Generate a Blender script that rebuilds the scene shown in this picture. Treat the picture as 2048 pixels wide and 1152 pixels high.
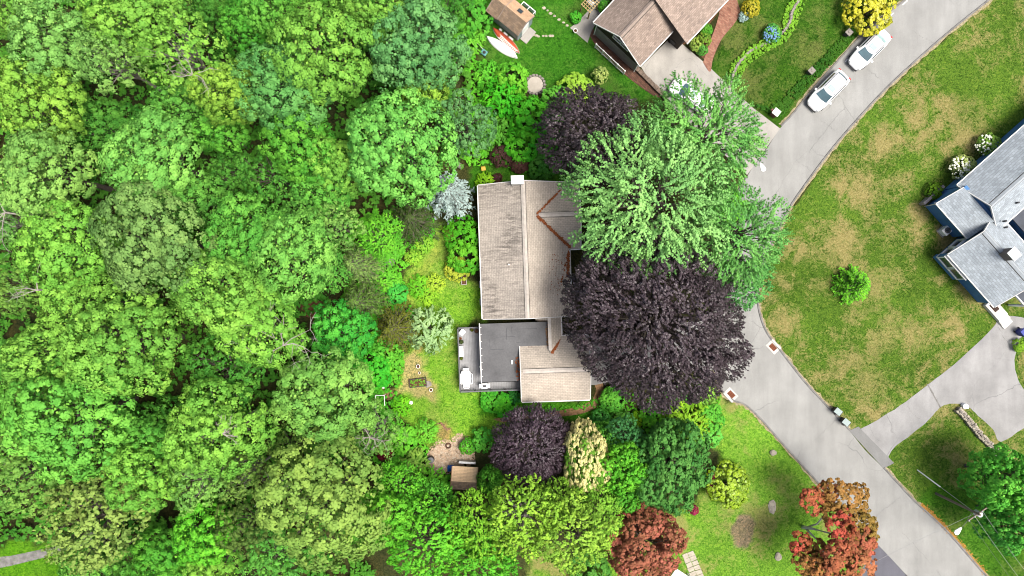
import bpy, bmesh, math, random
import numpy as np
from mathutils import Vector, Matrix
from mathutils.geometry import tessellate_polygon

scene = bpy.context.scene
for _o in list(bpy.data.objects):
    bpy.data.objects.remove(_o)
COL = scene.collection
R = math.radians

# ------------------------------------------------------------------ camera, sky, sun, exposure
CAM_H = 80.0           # drone height over the ground, metres
PPM = 20.48            # photograph pixels per metre on the ground
cam_data = bpy.data.cameras.new("camera")
cam_data.sensor_width = 36.0
cam_data.lens = 18.0 / (50.0 / CAM_H)
cam_data.clip_start = 0.5
cam_data.clip_end = 3000
cam = bpy.data.objects.new("camera", cam_data)
COL.objects.link(cam)
cam.location = (0, 0, CAM_H)
cam.rotation_euler = (0, 0, 0)
scene.camera = cam

SUN_ELEV, SUN_AZ = 69.0, 18.0      # light comes from the right of the picture, a little from below
world = bpy.data.worlds.new("World")
scene.world = world
world.use_nodes = True
wn = world.node_tree
wn.nodes.clear()
sky = wn.nodes.new("ShaderNodeTexSky")
sky.sky_type = 'NISHITA'
sky.sun_disc = False
sky.sun_elevation = R(SUN_ELEV)
sky.sun_rotation = R(90 + SUN_AZ)
sky.air_density = 1.0
sky.dust_density = 6.0
sky.ozone_density = 0.6
bg = wn.nodes.new("ShaderNodeBackground")
bg.inputs[1].default_value = 0.048
wo = wn.nodes.new("ShaderNodeOutputWorld")
wn.links.new(sky.outputs[0], bg.inputs[0])
wn.links.new(bg.outputs[0], wo.inputs[0])

sun_data = bpy.data.lights.new("sun", 'SUN')
sun_data.energy = 1.5
sun_data.angle = R(24)
sun_data.color = (1.0, 0.965, 0.90)
sun = bpy.data.objects.new("sun", sun_data)
COL.objects.link(sun)
_sd = Vector((math.cos(R(SUN_ELEV)) * math.cos(R(-SUN_AZ)), math.cos(R(SUN_ELEV)) * math.sin(R(-SUN_AZ)), math.sin(R(SUN_ELEV))))
sun.rotation_euler = _sd.to_track_quat('Z', 'Y').to_euler()
sun.location = _sd * 150

scene.view_settings.view_transform = 'Standard'
scene.view_settings.look = 'None'
scene.view_settings.gamma = 1.0
scene.view_settings.use_curve_mapping = False
scene.view_settings.exposure = 2.14
scene.render.engine = 'CYCLES'
scene.cycles.filter_width = 1.0
scene.cycles.max_bounces = 5
scene.cycles.diffuse_bounces = 3
scene.cycles.glossy_bounces = 2
scene.cycles.transmission_bounces = 3
scene.cycles.transparent_max_bounces = 4

# ------------------------------------------------------------------ helpers
GAIN = 2.3
def lin(c):
    c = c / 255.0
    return c / 12.92 if c <= 0.04045 else ((c + 0.055) / 1.055) ** 2.4
def A(r, g, b, k=1.0):
    """albedo of a surface from its lit tone, kept in the range of real materials"""
    return tuple(min(0.82, max(0.003, lin(v) / GAIN * k)) for v in (r, g, b))
def P(px, py, z=0.0):
    k = (CAM_H - z) / CAM_H / PPM
    return Vector(((px - 1024) * k, (576 - py) * k, z))

def tag(o, label=None, cat=None, group=None, kind=None):
    if label: o["label"] = label
    if cat: o["category"] = cat
    if group: o["group"] = group
    if kind: o["kind"] = kind
    return o
def empty(name, loc=(0, 0, 0), rz=0.0):
    o = bpy.data.objects.new(name, None)
    o.empty_display_size = 0.3
    COL.objects.link(o)
    o.location = loc
    o.rotation_euler = (0, 0, rz)
    return o
def thing(name, label, cat, loc=(0, 0, 0), rz=0.0, group=None):
    return tag(empty(name, loc, rz), label, cat, group)

def np_mesh(name, verts, faces, tint=None, smooth=False):
    """faces: (n,3) or (n,4) int array"""
    me = bpy.data.meshes.new(name)
    verts = np.asarray(verts, np.float32); faces = np.asarray(faces, np.int32)
    n, k = faces.shape
    me.vertices.add(len(verts)); me.vertices.foreach_set("co", verts.ravel())
    me.loops.add(n * k); me.loops.foreach_set("vertex_index", faces.ravel())
    me.polygons.add(n)
    me.polygons.foreach_set("loop_start", np.arange(0, n * k, k, dtype=np.int32))
    me.polygons.foreach_set("loop_total", np.full(n, k, np.int32))
    if smooth: me.polygons.foreach_set("use_smooth", np.ones(n, bool))
    if tint is not None:
        at = me.attributes.new("tint", 'FLOAT', 'FACE')
        at.data.foreach_set("value", np.asarray(tint, np.float32))
    me.update(calc_edges=True)
    me.validate()
    return me

def link(name, me, mat=None, parent=None, loc=None, rz=None):
    o = bpy.data.objects.new(name, me)
    COL.objects.link(o)
    if mat is not None and not me.materials: me.materials.append(mat)
    if parent is not None: o.parent = parent
    if loc is not None: o.location = loc
    if rz is not None: o.rotation_euler = (0, 0, rz)
    return o

class MB:
    def __init__(s): s.v = []; s.f = []
    def add(s, vs, fs):
        b = len(s.v); s.v += [tuple(v) for v in vs]; s.f += [tuple(i + b for i in f) for f in fs]; return s
    def box(s, x0, x1, y0, y1, z0, z1):
        vs = [(x0,y0,z0),(x1,y0,z0),(x1,y1,z0),(x0,y1,z0),(x0,y0,z1),(x1,y0,z1),(x1,y1,z1),(x0,y1,z1)]
        return s.add(vs, [(0,3,2,1),(4,5,6,7),(0,1,5,4),(1,2,6,5),(2,3,7,6),(3,0,4,7)])
    def rbox(s, c, size, rz=0.0, tilt=0.0):
        m = Matrix.Translation(c) @ Matrix.Rotation(rz, 4, 'Z') @ Matrix.Rotation(tilt, 4, 'X')
        x, y, z = (d / 2 for d in size)
        vs = [m @ Vector(p) for p in ((-x,-y,-z),(x,-y,-z),(x,y,-z),(-x,y,-z),(-x,-y,z),(x,-y,z),(x,y,z),(-x,y,z))]
        return s.add(vs, [(0,3,2,1),(4,5,6,7),(0,1,5,4),(1,2,6,5),(2,3,7,6),(3,0,4,7)])
    def prism(s, pts, z0, z1):
        """closed polygon (x,y) extruded; z0/z1 numbers or per-point lists"""
        n = len(pts)
        area = sum(pts[i][0]*pts[(i+1)%n][1] - pts[(i+1)%n][0]*pts[i][1] for i in range(n))
        idx = list(range(n)) if area > 0 else list(range(n))[::-1]
        pts = [pts[i] for i in idx]
        za = [z0[i] for i in idx] if isinstance(z0, (list, tuple)) else [z0]*n
        zb = [z1[i] for i in idx] if isinstance(z1, (list, tuple)) else [z1]*n
        vs = [(p[0],p[1],za[i]) for i,p in enumerate(pts)] + [(p[0],p[1],zb[i]) for i,p in enumerate(pts)]
        tris = tessellate_polygon([[Vector((p[0],p[1],0)) for p in pts]])
        fs = []
        for t in tris:
            a,b,c = (Vector((pts[i][0],pts[i][1],0)) for i in t)
            if (b-a).cross(c-a).z < 0: t = t[::-1]
            fs.append(tuple(i+n for i in t)); fs.append(tuple(t[::-1]))
        for i in range(n):
            j = (i+1) % n
            fs.append((i, j, j+n, i+n))
        return s.add(vs, fs)
    def slab(s, quad, t):
        """4+ corner points of a top surface, thickened straight down by t"""
        n = len(quad); q = [Vector(p) for p in quad]
        nrm = (q[1]-q[0]).cross(q[2]-q[0])
        if nrm.z < 0: q = q[::-1]
        vs = q + [p - Vector((0,0,t)) for p in q]
        return s.add(vs, [tuple(range(n)), tuple(range(2*n-1, n-1, -1))] + [(i, i+n, (i+1)%n+n, (i+1)%n) for i in range(n)])
    def tube(s, pts, rad, sides=6, cap=True):
        pts = [Vector(p) for p in pts]; n = len(pts)
        if not isinstance(rad, (list, tuple)): rad = [rad]*n
        b = len(s.v); up = Vector((0.13, 0.21, 1)).normalized()
        for i, p in enumerate(pts):
            d = (pts[min(i+1,n-1)] - pts[max(i-1,0)]).normalized()
            a = d.cross(up if abs(d.dot(up)) < 0.95 else Vector((1,0,0))).normalized(); c = d.cross(a)
            for k in range(sides):
                t = 2*math.pi*k/sides
                s.v.append(tuple(p + (a*math.cos(t) + c*math.sin(t))*rad[i]))
        for i in range(n-1):
            for k in range(sides):
                k2 = (k+1) % sides
                s.f.append((b+i*sides+k, b+i*sides+k2, b+(i+1)*sides+k2, b+(i+1)*sides+k))
        if cap:
            s.f.append(tuple(b+k for k in range(sides))[::-1]); s.f.append(tuple(b+(n-1)*sides+k for k in range(sides)))
        return s
    def lathe(s, c, prof, sides=16):
        b = len(s.v)
        for r, z in prof:
            for k in range(sides):
                t = 2*math.pi*k/sides
                s.v.append((c[0]+r*math.cos(t), c[1]+r*math.sin(t), c[2]+z))
        for i in range(len(prof)-1):
            for k in range(sides):
                k2 = (k+1) % sides
                s.f.append((b+i*sides+k, b+i*sides+k2, b+(i+1)*sides+k2, b+(i+1)*sides+k))
        s.f.append(tuple(b+k for k in range(sides))[::-1])
        s.f.append(tuple(b+(len(prof)-1)*sides+k for k in range(sides)))
        return s
    def build(s, name, mat, parent=None, smooth=False, bevel=0.0, loc=None, rz=None):
        me = bpy.data.meshes.new(name)
        me.from_pydata(s.v, [], s.f); me.update()
        if bevel:
            bm = bmesh.new(); bm.from_mesh(me)
            es = [e for e in bm.edges if len(e.link_faces) == 2 and e.calc_face_angle() > 0.5]
            bmesh.ops.bevel(bm, geom=es, offset=bevel, segments=1, affect='EDGES', clamp_overlap=True)
            bm.to_mesh(me); bm.free()
        if smooth: me.polygons.foreach_set("use_smooth", np.ones(len(me.polygons), bool))
        return link(name, me, mat, parent, loc, rz)

def children(o): return [c for c in bpy.data.objects if c.parent is o]
def copy_tree(o, parent=None):
    c = o.copy(); COL.objects.link(c); c.parent = parent
    for ch in children(o): copy_tree(ch, c)
    return c

# ------------------------------------------------------------------ materials
class NT:
    def __init__(s, name):
        s.m = bpy.data.materials.new(name); s.m.use_nodes = True
        s.t = s.m.node_tree; s.t.nodes.clear()
        s.out = s.n("ShaderNodeOutputMaterial")
        s.b = s.n("ShaderNodeBsdfPrincipled")
        s.l(s.b.outputs[0], s.out.inputs[0])
    def n(s, t, **kw):
        nd = s.t.nodes.new(t)
        for k, v in kw.items(): setattr(nd, k, v)
        return nd
    def l(s, a, b): s.t.links.new(a, b)
    def coord(s, which='Object', scale=(1,1,1), rot=(0,0,0)):
        tc = s.n("ShaderNodeTexCoord"); mp = s.n("ShaderNodeMapping")
        mp.inputs['Scale'].default_value = scale; mp.inputs['Rotation'].default_value = rot
        s.l(tc.outputs[which], mp.inputs[0]); return mp.outputs[0]
    def geo(s, scale=(1,1,1), rot=(0,0,0)):
        g = s.n("ShaderNodeNewGeometry"); mp = s.n("ShaderNodeMapping")
        mp.inputs['Scale'].default_value = scale; mp.inputs['Rotation'].default_value = rot
        s.l(g.outputs['Position'], mp.inputs[0]); return mp.outputs[0]
    def noise(s, vec, scale, detail=4, rough=0.55, dist=0.0):
        n = s.n("ShaderNodeTexNoise"); n.inputs['Scale'].default_value = scale
        n.inputs['Detail'].default_value = detail; n.inputs['Roughness'].default_value = rough; n.inputs['Distortion'].default_value = dist
        s.l(vec, n.inputs['Vector']); return n.outputs[0]
    def ramp(s, fac, stops):
        r = s.n("ShaderNodeValToRGB"); e = r.color_ramp.elements
        while len(e) < len(stops): e.new(0.5)
        for el, (p, c) in zip(e, stops):
            el.position = p; el.color = (*c, 1) if len(c) == 3 else c
        s.l(fac, r.inputs[0]); return r.outputs[0]
    def mix(s, fac, a, b, mode='MIX'):
        m = s.n("ShaderNodeMix", data_type='RGBA', blend_type=mode)
        for sock, v in ((m.inputs[0], fac), (m.inputs[6], a), (m.inputs[7], b)):
            if isinstance(v, (int, float)): sock.default_value = v
            elif isinstance(v, tuple): sock.default_value = (*v, 1) if len(v) == 3 else v
            else: s.l(v, sock)
        return m.outputs[2]
    def math(s, op, a, b=None, clamp=False):
        m = s.n("ShaderNodeMath", operation=op, use_clamp=clamp)
        for i, v in enumerate((a, b)):
            if v is None: continue
            if isinstance(v, (int, float)): m.inputs[i].default_value = v
            else: s.l(v, m.inputs[i])
        return m.outputs[0]
    def bump(s, h, strength=0.3, dist=0.02):
        b = s.n("ShaderNodeBump"); b.inputs['Strength'].default_value = strength; b.inputs['Distance'].default_value = dist
        s.l(h, b.inputs['Height']); s.l(b.outputs[0], s.b.inputs['Normal'])
    def fin(s, col, rough=0.8, metal=0.0, spec=0.3):
        if isinstance(col, tuple): s.b.inputs['Base Color'].default_value = (*col, 1)
        else: s.l(col, s.b.inputs['Base Color'])
        s.b.inputs['Roughness'].default_value = rough; s.b.inputs['Metallic'].default_value = metal
        s.b.inputs['Specular IOR Level'].default_value = spec
        return s.m

def simple(name, col, rough=0.7, metal=0.0, var=0.18, scale=3.0, spec=0.3, coat=0.0, bump=0.0):
    t = NT(name)
    v = t.coord('Object')
    n = t.noise(v, scale, 5, 0.6)
    dark = tuple(c*(1-var) for c in col); light = tuple(min(0.85, c*(1+var)) for c in col)
    c = t.ramp(n, [(0.3, dark), (0.7, light)])
    if coat: t.b.inputs['Coat Weight'].default_value = coat
    if bump: t.bump(t.noise(v, scale*8, 3), bump, 0.02)
    return t.fin(c, rough, metal, spec)

def leaf_mat(name, trans=0.25, lo=0.62, hi=1.25, hue=0.03, gloss=0.25, rough=0.55):
    """leaf colour = the tree's own colour (object colour), varied leaf clump by leaf clump"""
    t = NT(name)
    oi = t.n("ShaderNodeObjectInfo")
    at = t.n("ShaderNodeAttribute", attribute_name="tint")
    mr = t.n("ShaderNodeMapRange"); mr.inputs[3].default_value = lo; mr.inputs[4].default_value = hi
    t.l(at.outputs['Fac'], mr.inputs[0])
    hs = t.n("ShaderNodeHueSaturation")
    h = t.math('MULTIPLY_ADD', at.outputs['Fac'], -hue*2)
    h.node.inputs[2].default_value = 0.5 + hue
    t.l(h, hs.inputs['Hue']); t.l(mr.outputs[0], hs.inputs['Value']); t.l(oi.outputs['Color'], hs.inputs['Color'])
    t.l(hs.outputs[0], t.b.inputs['Base Color'])
    t.b.inputs['Roughness'].default_value = rough
    t.b.inputs['Specular IOR Level'].default_value = gloss
    tr = t.n("ShaderNodeBsdfTranslucent"); t.l(hs.outputs[0], tr.inputs[0])
    mx = t.n("ShaderNodeMixShader"); mx.inputs[0].default_value = trans
    t.l(t.b.outputs[0], mx.inputs[1]); t.l(tr.outputs[0], mx.inputs[2]); t.l(mx.outputs[0], t.out.inputs[0])
    return t.m

def shingle_mat(name, col, along='Y', stain=0.0, row=0.16, tab=0.32, contrast=0.16):
    """asphalt shingles; along = axis the courses run along, in building coordinates"""
    t = NT(name)
    rot = (0, 0, R(90)) if along == 'Y' else (0, 0, 0)
    v = t.coord('Object', (1, 1, 0), rot)
    br = t.n("ShaderNodeTexBrick"); br.offset = 0.5
    br.inputs['Scale'].default_value = 1.0; br.inputs['Brick Width'].default_value = tab; br.inputs['Row Height'].default_value = row
    br.inputs['Mortar Size'].default_value = 0.012; br.inputs['Bias'].default_value = 0.0
    c = np.array(col)
    br.inputs['Color1'].default_value = (*(c*(1-contrast)), 1); br.inputs['Color2'].default_value = (*(c*(1+contrast)), 1)
    br.inputs['Mortar'].default_value = (*(c*0.62), 1)
    t.l(v, br.inputs['Vector'])
    vo = t.coord('Object')
    big = t.noise(vo, 0.45, 4, 0.6)
    colr = t.mix(0.55, br.outputs[0], t.ramp(big, [(0.3, (0.75,)*3), (0.7, (1.3, 1.28, 1.25))]), 'MULTIPLY')
    fine = t.noise(vo, 9, 4, 0.7)
    colr = t.mix(0.5, colr, t.ramp(fine, [(0.3, (0.75,)*3), (0.7, (1.3,)*3)]), 'MULTIPLY')
    if stain:
        st = (0.35, 3.2, 1) if along == 'Y' else (3.2, 0.35, 1)
        vs = t.coord('Object', st)
        s1 = t.noise(vs, 1.3, 6, 0.72, 0.6)
        s2 = t.noise(vo, 0.22, 3, 0.5)
        m = t.math('MULTIPLY', t.ramp(s1, [(0.42, (0,0,0)), (0.62, (1,1,1))]), t.ramp(s2, [(0.34, (0.12,)*3), (0.55, (1,1,1))]))
        colr = t.mix(t.math('MULTIPLY', m, stain), colr, (0.075, 0.066, 0.06))
    t.bump(br.outputs[1], -0.25, 0.02)
    return t.fin(colr, 0.92, 0, 0.15)

M = {}
M['leaf'] = leaf_mat('leaf_green', 0.22, 0.62, 1.34, 0.02, 0.06)
M['leaf_dense'] = leaf_mat('leaf_dense', 0.10, 0.45, 1.4, 0.012, 0.35, 0.45)
M['leaf_autumn'] = leaf_mat('leaf_autumn', 0.15, 0.45, 1.35, 0.02, 0.08)
M['leaf_cream'] = leaf_mat('blossom_cream', 0.3, 0.7, 1.3, 0.0, 0.05)
M['needle'] = leaf_mat('needle', 0.1, 0.55, 1.3, 0.012, 0.1)
M['bark'] = simple('bark', (0.10, 0.085, 0.07), 0.95, 0, 0.45, 5, 0.1, 0, 0.5)
M['bark_pale'] = simple('bark_pale', (0.24, 0.22, 0.195), 0.95, 0, 0.3, 5, 0.1, 0, 0.4)
M['bark_white'] = simple('bark_white', (0.46, 0.44, 0.40), 0.95, 0, 0.2, 5, 0.1, 0, 0.4)
M['white'] = simple('white_paint', (0.72, 0.72, 0.71), 0.5, 0, 0.06, 2)
M['dark'] = simple('dark_plastic', (0.02, 0.02, 0.022), 0.5, 0, 0.3, 3)
M['metal'] = simple('grey_metal', (0.35, 0.36, 0.37), 0.4, 0.7, 0.15, 3)
# ------------------------------------------------------------------ the ground: one sheet, soil and turf colours
rng = np.random.default_rng(7)
def poly_sd(X, Y, poly):
    """signed distance (inside positive) to a pixel polygon, in metres on the ground"""
    pts = np.array([P(a, b)[:2] for a, b in poly])
    d2 = np.full(X.shape, 1e9); inside = np.zeros(X.shape, bool)
    n = len(pts)
    for i in range(n):
        x0, y0 = pts[i]; x1, y1 = pts[(i+1) % n]
        ex, ey = x1-x0, y1-y0
        t = np.clip(((X-x0)*ex + (Y-y0)*ey) / (ex*ex+ey*ey+1e-9), 0, 1)
        d2 = np.minimum(d2, (X-x0-t*ex)**2 + (Y-y0-t*ey)**2)
        c = ((y0 > Y) != (y1 > Y)) & (X < (x1-x0)*(Y-y0)/((y1-y0) + 1e-12) + x0)
        inside ^= c
    return np.sqrt(d2) * np.where(inside, 1, -1)
def vnoise(X, Y, s, seed):
    r = np.random.default_rng(seed); g = r.random((256, 256))
    x = X*s + 500; y = Y*s + 500
    xi = np.floor(x).astype(int); yi = np.floor(y).astype(int); fx = x-xi; fy = y-yi
    fx = fx*fx*(3-2*fx); fy = fy*fy*(3-2*fy)
    a = g[xi % 256, yi % 256]; b = g[(xi+1) % 256, yi % 256]; c = g[xi % 256, (yi+1) % 256]; d = g[(xi+1) % 256, (yi+1) % 256]
    return (a*(1-fx)+b*fx)*(1-fy) + (c*(1-fx)+d*fx)*fy

ROAD_R = [(2110,-110),(2040,-52),(1975,0),(1900,60),(1840,112),(1775,172),(1715,236),(1660,300),(1612,364),(1578,414),(1551,468),(1528,524),(1515,577),(1514,602),(1520,635),(1534,668),(1563,706),(1603,758),(1640,799),(1698,861),(1730,900),(1767,937),(1826,1001),(1859,1031),(1900,1071),(1968,1149),(2060,1250),(2200,1400)]
ROAD_L = [(1960,-130),(1880,-58),(1812,0),(1740,57),(1666,135),(1620,187),(1584,232),(1560,257),(1527,307),(1506,334),(1494,354),(1474,392),(1452,470),(1436,560),(1428,640),(1428,710),(1438,760),(1449,785),(1469,800),(1491,808),(1523,837),(1570,890),(1638,965),(1700,1035),(1756,1090),(1784,1119),(1813,1150),(1900,1240),(2040,1400)]
ZONES = [  # pixel outline on the ground, turf colour, how dry it is, softness of the edge (m)
  ([(860,440),(905,462),(905,545),(935,562),(965,575),(965,640),(930,660),(930,785),(970,790),(1010,835),(1010,870),(950,892),(905,905),(850,890),(800,830),(795,720),(815,690),(835,640),(812,590),(802,550),(850,500)], A(144,206,62), 0.38, 0.7),
  ([(955,-60),(1240,-60),(1195,60),(1330,200),(1220,200),(1100,190),(1040,150),(950,120)], A(70,138,34), 0.14, 0.9),
  ([(940,325),(1120,325),(1150,385),(940,385)], A(72,140,30), 0.10, 0.6),
  ([(1470,-60),(1900,-60),(1812,0),(1560,257),(1480,200),(1420,140),(1440,80)], A(72,120,30), 0.30, 0.5),
  ([(2300,-300),(1975,0),(1715,236),(1551,468),(1514,602),(1534,668),(1698,861),(1968,1149),(2100,1300),(2400,1300),(2400,-300)], A(104,142,48), 0.95, 0.2),
  ([(1400,790),(1491,808),(1638,965),(1756,1090),(1740,1200),(1050,1200),(1060,1120),(1200,1060),(1380,1010),(1440,940),(1420,870)], A(138,196,64), 0.8, 0.7),
  ([(1826,1001),(1870,960),(1960,1000),(2048,1110),(2048,1240),(1968,1149)], A(82,138,34), 0.25, 0.8),
  ([(950,800),(1040,800),(1180,800),(1200,840),(1010,842),(960,830)], A(88,165,36), 0.08, 0.5),
  ([(808,705),(835,695),(850,715),(848,745),(870,770),(862,795),(835,800),(808,780),(803,740)], A(216,202,138), 0.5, 0.8),
  ([(812,555),(845,520),(868,495),(880,470),(886,500),(862,540),(835,560),(822,590),(832,620),(815,610)], A(168,200,80), 0.25, 0.8),
  ([(832,690),(850,685),(848,705),(836,712)], A(208,180,120), 0.3, 0.5),
  ([(745,778),(765,772),(772,782),(792,790),(790,800),(768,796),(748,786)], A(186,150,112), 0.3, 0.5),
  ([(1462,1052),(1478,1032),(1500,1028),(1514,1048),(1510,1078),(1492,1095),(1470,1090)], A(168,150,128), 0.25, 0.35),
  ([(866,862),(890,850),(905,870),(900,890),(876,888)], A(196,172,110), 0.4, 0.6),
  ([(-60,1090),(130,1085),(150,1200),(-60,1200)], A(100,165,28), 0.05, 1.0),
]
def ground_fields(X, Y):
    base = np.empty(X.shape + (3,)); base[:] = (0.022, 0.027, 0.010)
    f = vnoise(X, Y, 0.35, 3)[..., None]
    base = base*(0.6+0.9*f) + np.array((0.012, 0.006, 0.0))*vnoise(X, Y, 0.9, 4)[..., None]
    dry = np.zeros(X.shape)
    wob = (vnoise(X, Y, 0.8, 11)-0.5)*1.1 + (vnoise(X, Y, 2.3, 12)-0.5)*0.6
    for poly, col, dr, soft in ZONES:
        w = np.clip((poly_sd(X, Y, poly) + wob*min(1, soft*1.2)) / soft + 0.5, 0, 1)
        w = w*w*(3-2*w)
        var = 0.82 + 0.36*vnoise(X, Y, 0.25, 21)
        base = base*(1-w[..., None]) + (np.array(col)*var[..., None])*w[..., None]
        dr = dr*np.clip(0.55 + 1.3*vnoise(X, Y, 0.11, 31)*(0.6 + 0.8*vnoise(X, Y, 0.4, 32)), 0, 1) if dr > 0.5 else dr
        dry = dry*(1-w) + dr*w
    return base, dry
# fine grid where the camera looks, wide skirt to the horizon around it, one mesh
gx = np.concatenate([[-900, -400, -200, -110], np.arange(-66, 66.01, 0.25), [110, 200, 400, 900]])
gy = np.concatenate([[-900, -400, -200, -90], np.arange(-44, 44.01, 0.25), [90, 200, 400, 900]])
GX, GY = np.meshgrid(gx, gy)
gb, gd = ground_fields(GX, GY)
gz = np.zeros(GX.shape)
nx, ny = len(gx), len(gy)
idx = np.arange(nx*ny).reshape(ny, nx)
gf = np.stack([idx[:-1,:-1], idx[:-1,1:], idx[1:,1:], idx[1:,:-1]], -1).reshape(-1, 4)
gme = np_mesh('ground', np.stack([GX, GY, gz], -1).reshape(-1, 3), gf, None, True)
ca = gme.color_attributes.new("turf", 'FLOAT_COLOR', 'POINT')
ca.data.foreach_set("color", np.concatenate([gb, gd[..., None]], -1).reshape(-1).astype(np.float32))
t = NT('turf')
at = t.n("ShaderNodeVertexColor", layer_name="turf")
pos = t.geo()
n1 = t.noise(pos, 0.45, 5, 0.62, 0.6)      # metre-wide straw patches
n2 = t.noise(pos, 2.6, 6, 0.75, 1.6)        # tufts
n3 = t.noise(pos, 0.16, 3, 0.5)
n4 = t.noise(pos, 8, 3, 0.7)
mow = t.noise(t.geo((0.22, 2.4, 1), (0, 0, R(-44))), 1.0, 3, 0.5)
dm = t.math('ADD', t.math('MULTIPLY', n1, 0.5), t.math('MULTIPLY', n2, 0.5))
dm = t.math('ADD', dm, t.math('MULTIPLY', t.math('SUBTRACT', n3, 0.5), 0.5))
dm = t.ramp(dm, [(0.475, (0,0,0)), (0.60, (1,1,1))])
dm = t.math('MULTIPLY', dm, at.outputs['Alpha'])
tuft = t.ramp(n2, [(0.38, (0.42,0.5,0.36)), (0.5, (0.95,1,0.95)), (0.62, (1.5,1.3,1.15))])
c = t.mix(1.0, at.outputs['Color'], tuft, 'MULTIPLY')
c = t.mix(0.8, c, t.ramp(n4, [(0.35, (0.62,0.66,0.6)), (0.65, (1.25,1.2,1.2))]), 'MULTIPLY')
c = t.mix(0.3, c, t.ramp(mow, [(0.35, (0.7,0.75,0.65)), (0.65, (1.2,1.15,1.2))]), 'MULTIPLY')
straw = t.ramp(t.noise(pos, 5, 4, 0.7), [(0.3, A(150,138,78)), (0.7, A(208,194,130))])
c = t.mix(dm, c, straw)
t.bump(t.math('ADD', n2, n4), 0.9, 0.10)
M['turf'] = t.fin(c, 0.95, 0, 0.1)
ground = link('ground', gme, M['turf']); tag(ground, kind='structure')

# ------------------------------------------------------------------ road, drives, paths
def smooth_line(pts, sub=6):
    out = []
    p = [Vector(q[:2]) for q in pts]
    for i in range(len(p)-1):
        a, b = p[i], p[i+1]; a0 = p[max(0, i-1)]; b1 = p[min(len(p)-1, i+2)]
        for k in range(sub):
            u = k/sub
            out.append(0.5*((2*a) + (b-a0)*u + (2*a0-5*a+4*b-b1)*u*u + (3*a-a0-3*b+b1)*u**3))
    out.append(p[-1]); return out
def world_line(px, sub=6, jit=0.0, seed=1):
    r = random.Random(seed)
    return [v + Vector((r.uniform(-jit, jit), r.uniform(-jit, jit))) for v in smooth_line([P(a, b) for a, b in px], sub)]
def sheet(name, pts, z, mat, kind='structure', parent=None, thick=0.0):
    mb = MB()
    if thick: mb.prism(pts, z-thick, z)
    else:
        tris = tessellate_polygon([[Vector((p[0], p[1], 0)) for p in pts]])
        fs = []
        for q in tris:
            a, b, c_ = (Vector((pts[i][0], pts[i][1], 0)) for i in q)
            fs.append(tuple(q) if (b-a).cross(c_-a).z > 0 else tuple(q[::-1]))
        mb.add([(p[0], p[1], z) for p in pts], fs)
    o = mb.build(name, mat, parent)
    if parent is None: tag(o, kind=kind)
    return o
def asphalt(name, col, cracks=0.5, var=0.12):
    t = NT(name); pos = t.geo()
    c = t.ramp(t.noise(pos, 0.35, 5, 0.6), [(0.3, tuple(v*(1-var) for v in col)), (0.7, tuple(v*(1+var) for v in col))])
    c = t.mix(0.5, c, t.ramp(t.noise(pos, 14, 4, 0.8), [(0.3, (0.72,)*3), (0.7, (1.25,)*3)]), 'MULTIPLY')
    st = t.noise(t.geo((0.9, 0.12, 1), (0, 0, R(40))), 1.2, 4, 0.6)
    c = t.mix(0.45, c, t.ramp(st, [(0.35, (0.8,)*3), (0.65, (1.12,)*3)]), 'MULTIPLY')
    if cracks:
        wv = t.n("ShaderNodeTexVoronoi", feature='DISTANCE_TO_EDGE'); wv.inputs['Scale'].default_value = 0.16
        wob = t.n("ShaderNodeVectorMath", operation='ADD'); nz = t.n("ShaderNodeTexNoise"); nz.inputs['Scale'].default_value = 0.7; nz.inputs['Detail'].default_value = 5
        t.l(pos, nz.inputs['Vector']); t.l(pos, wob.inputs[0]); t.l(nz.outputs[1], wob.inputs[1]); t.l(wob.outputs[0], wv.inputs['Vector'])
        line = t.ramp(wv.outputs[0], [(0.0, (1,1,1)), (0.006, (0,0,0))])
        msk = t.ramp(t.noise(pos, 0.11, 2), [(0.5, (0,0,0)), (0.58, (1,1,1))])
        c = t.mix(t.math('MULTIPLY', t.math('MULTIPLY', line, msk), cracks), c, tuple(v*0.35 for v in col))
    t.bump(t.noise(pos, 30, 2), 0.25, 0.01)
    return t.fin(c, 0.93, 0, 0.2)
M['road'] = asphalt('road_asphalt', (0.205, 0.205, 0.196), 0.6)
M['drive'] = asphalt('drive_asphalt', (0.205, 0.203, 0.20), 0.7, 0.2)
M['drive_dark'] = asphalt('fresh_asphalt', (0.085, 0.085, 0.10), 0.0)
M['concrete'] = asphalt('concrete', (0.25, 0.238, 0.218), 0.4, 0.16)
M['kerb'] = simple('kerb', (0.13, 0.125, 0.118), 0.9, 0, 0.35, 2.0)
M['sand'] = simple('road_grit', A(186,174,140), 0.95, 0, 0.45, 6, 0.1, 0, 0.3)
M['line'] = simple('road_paint', (0.5, 0.5, 0.49), 0.8, 0, 0.25, 6)

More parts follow.
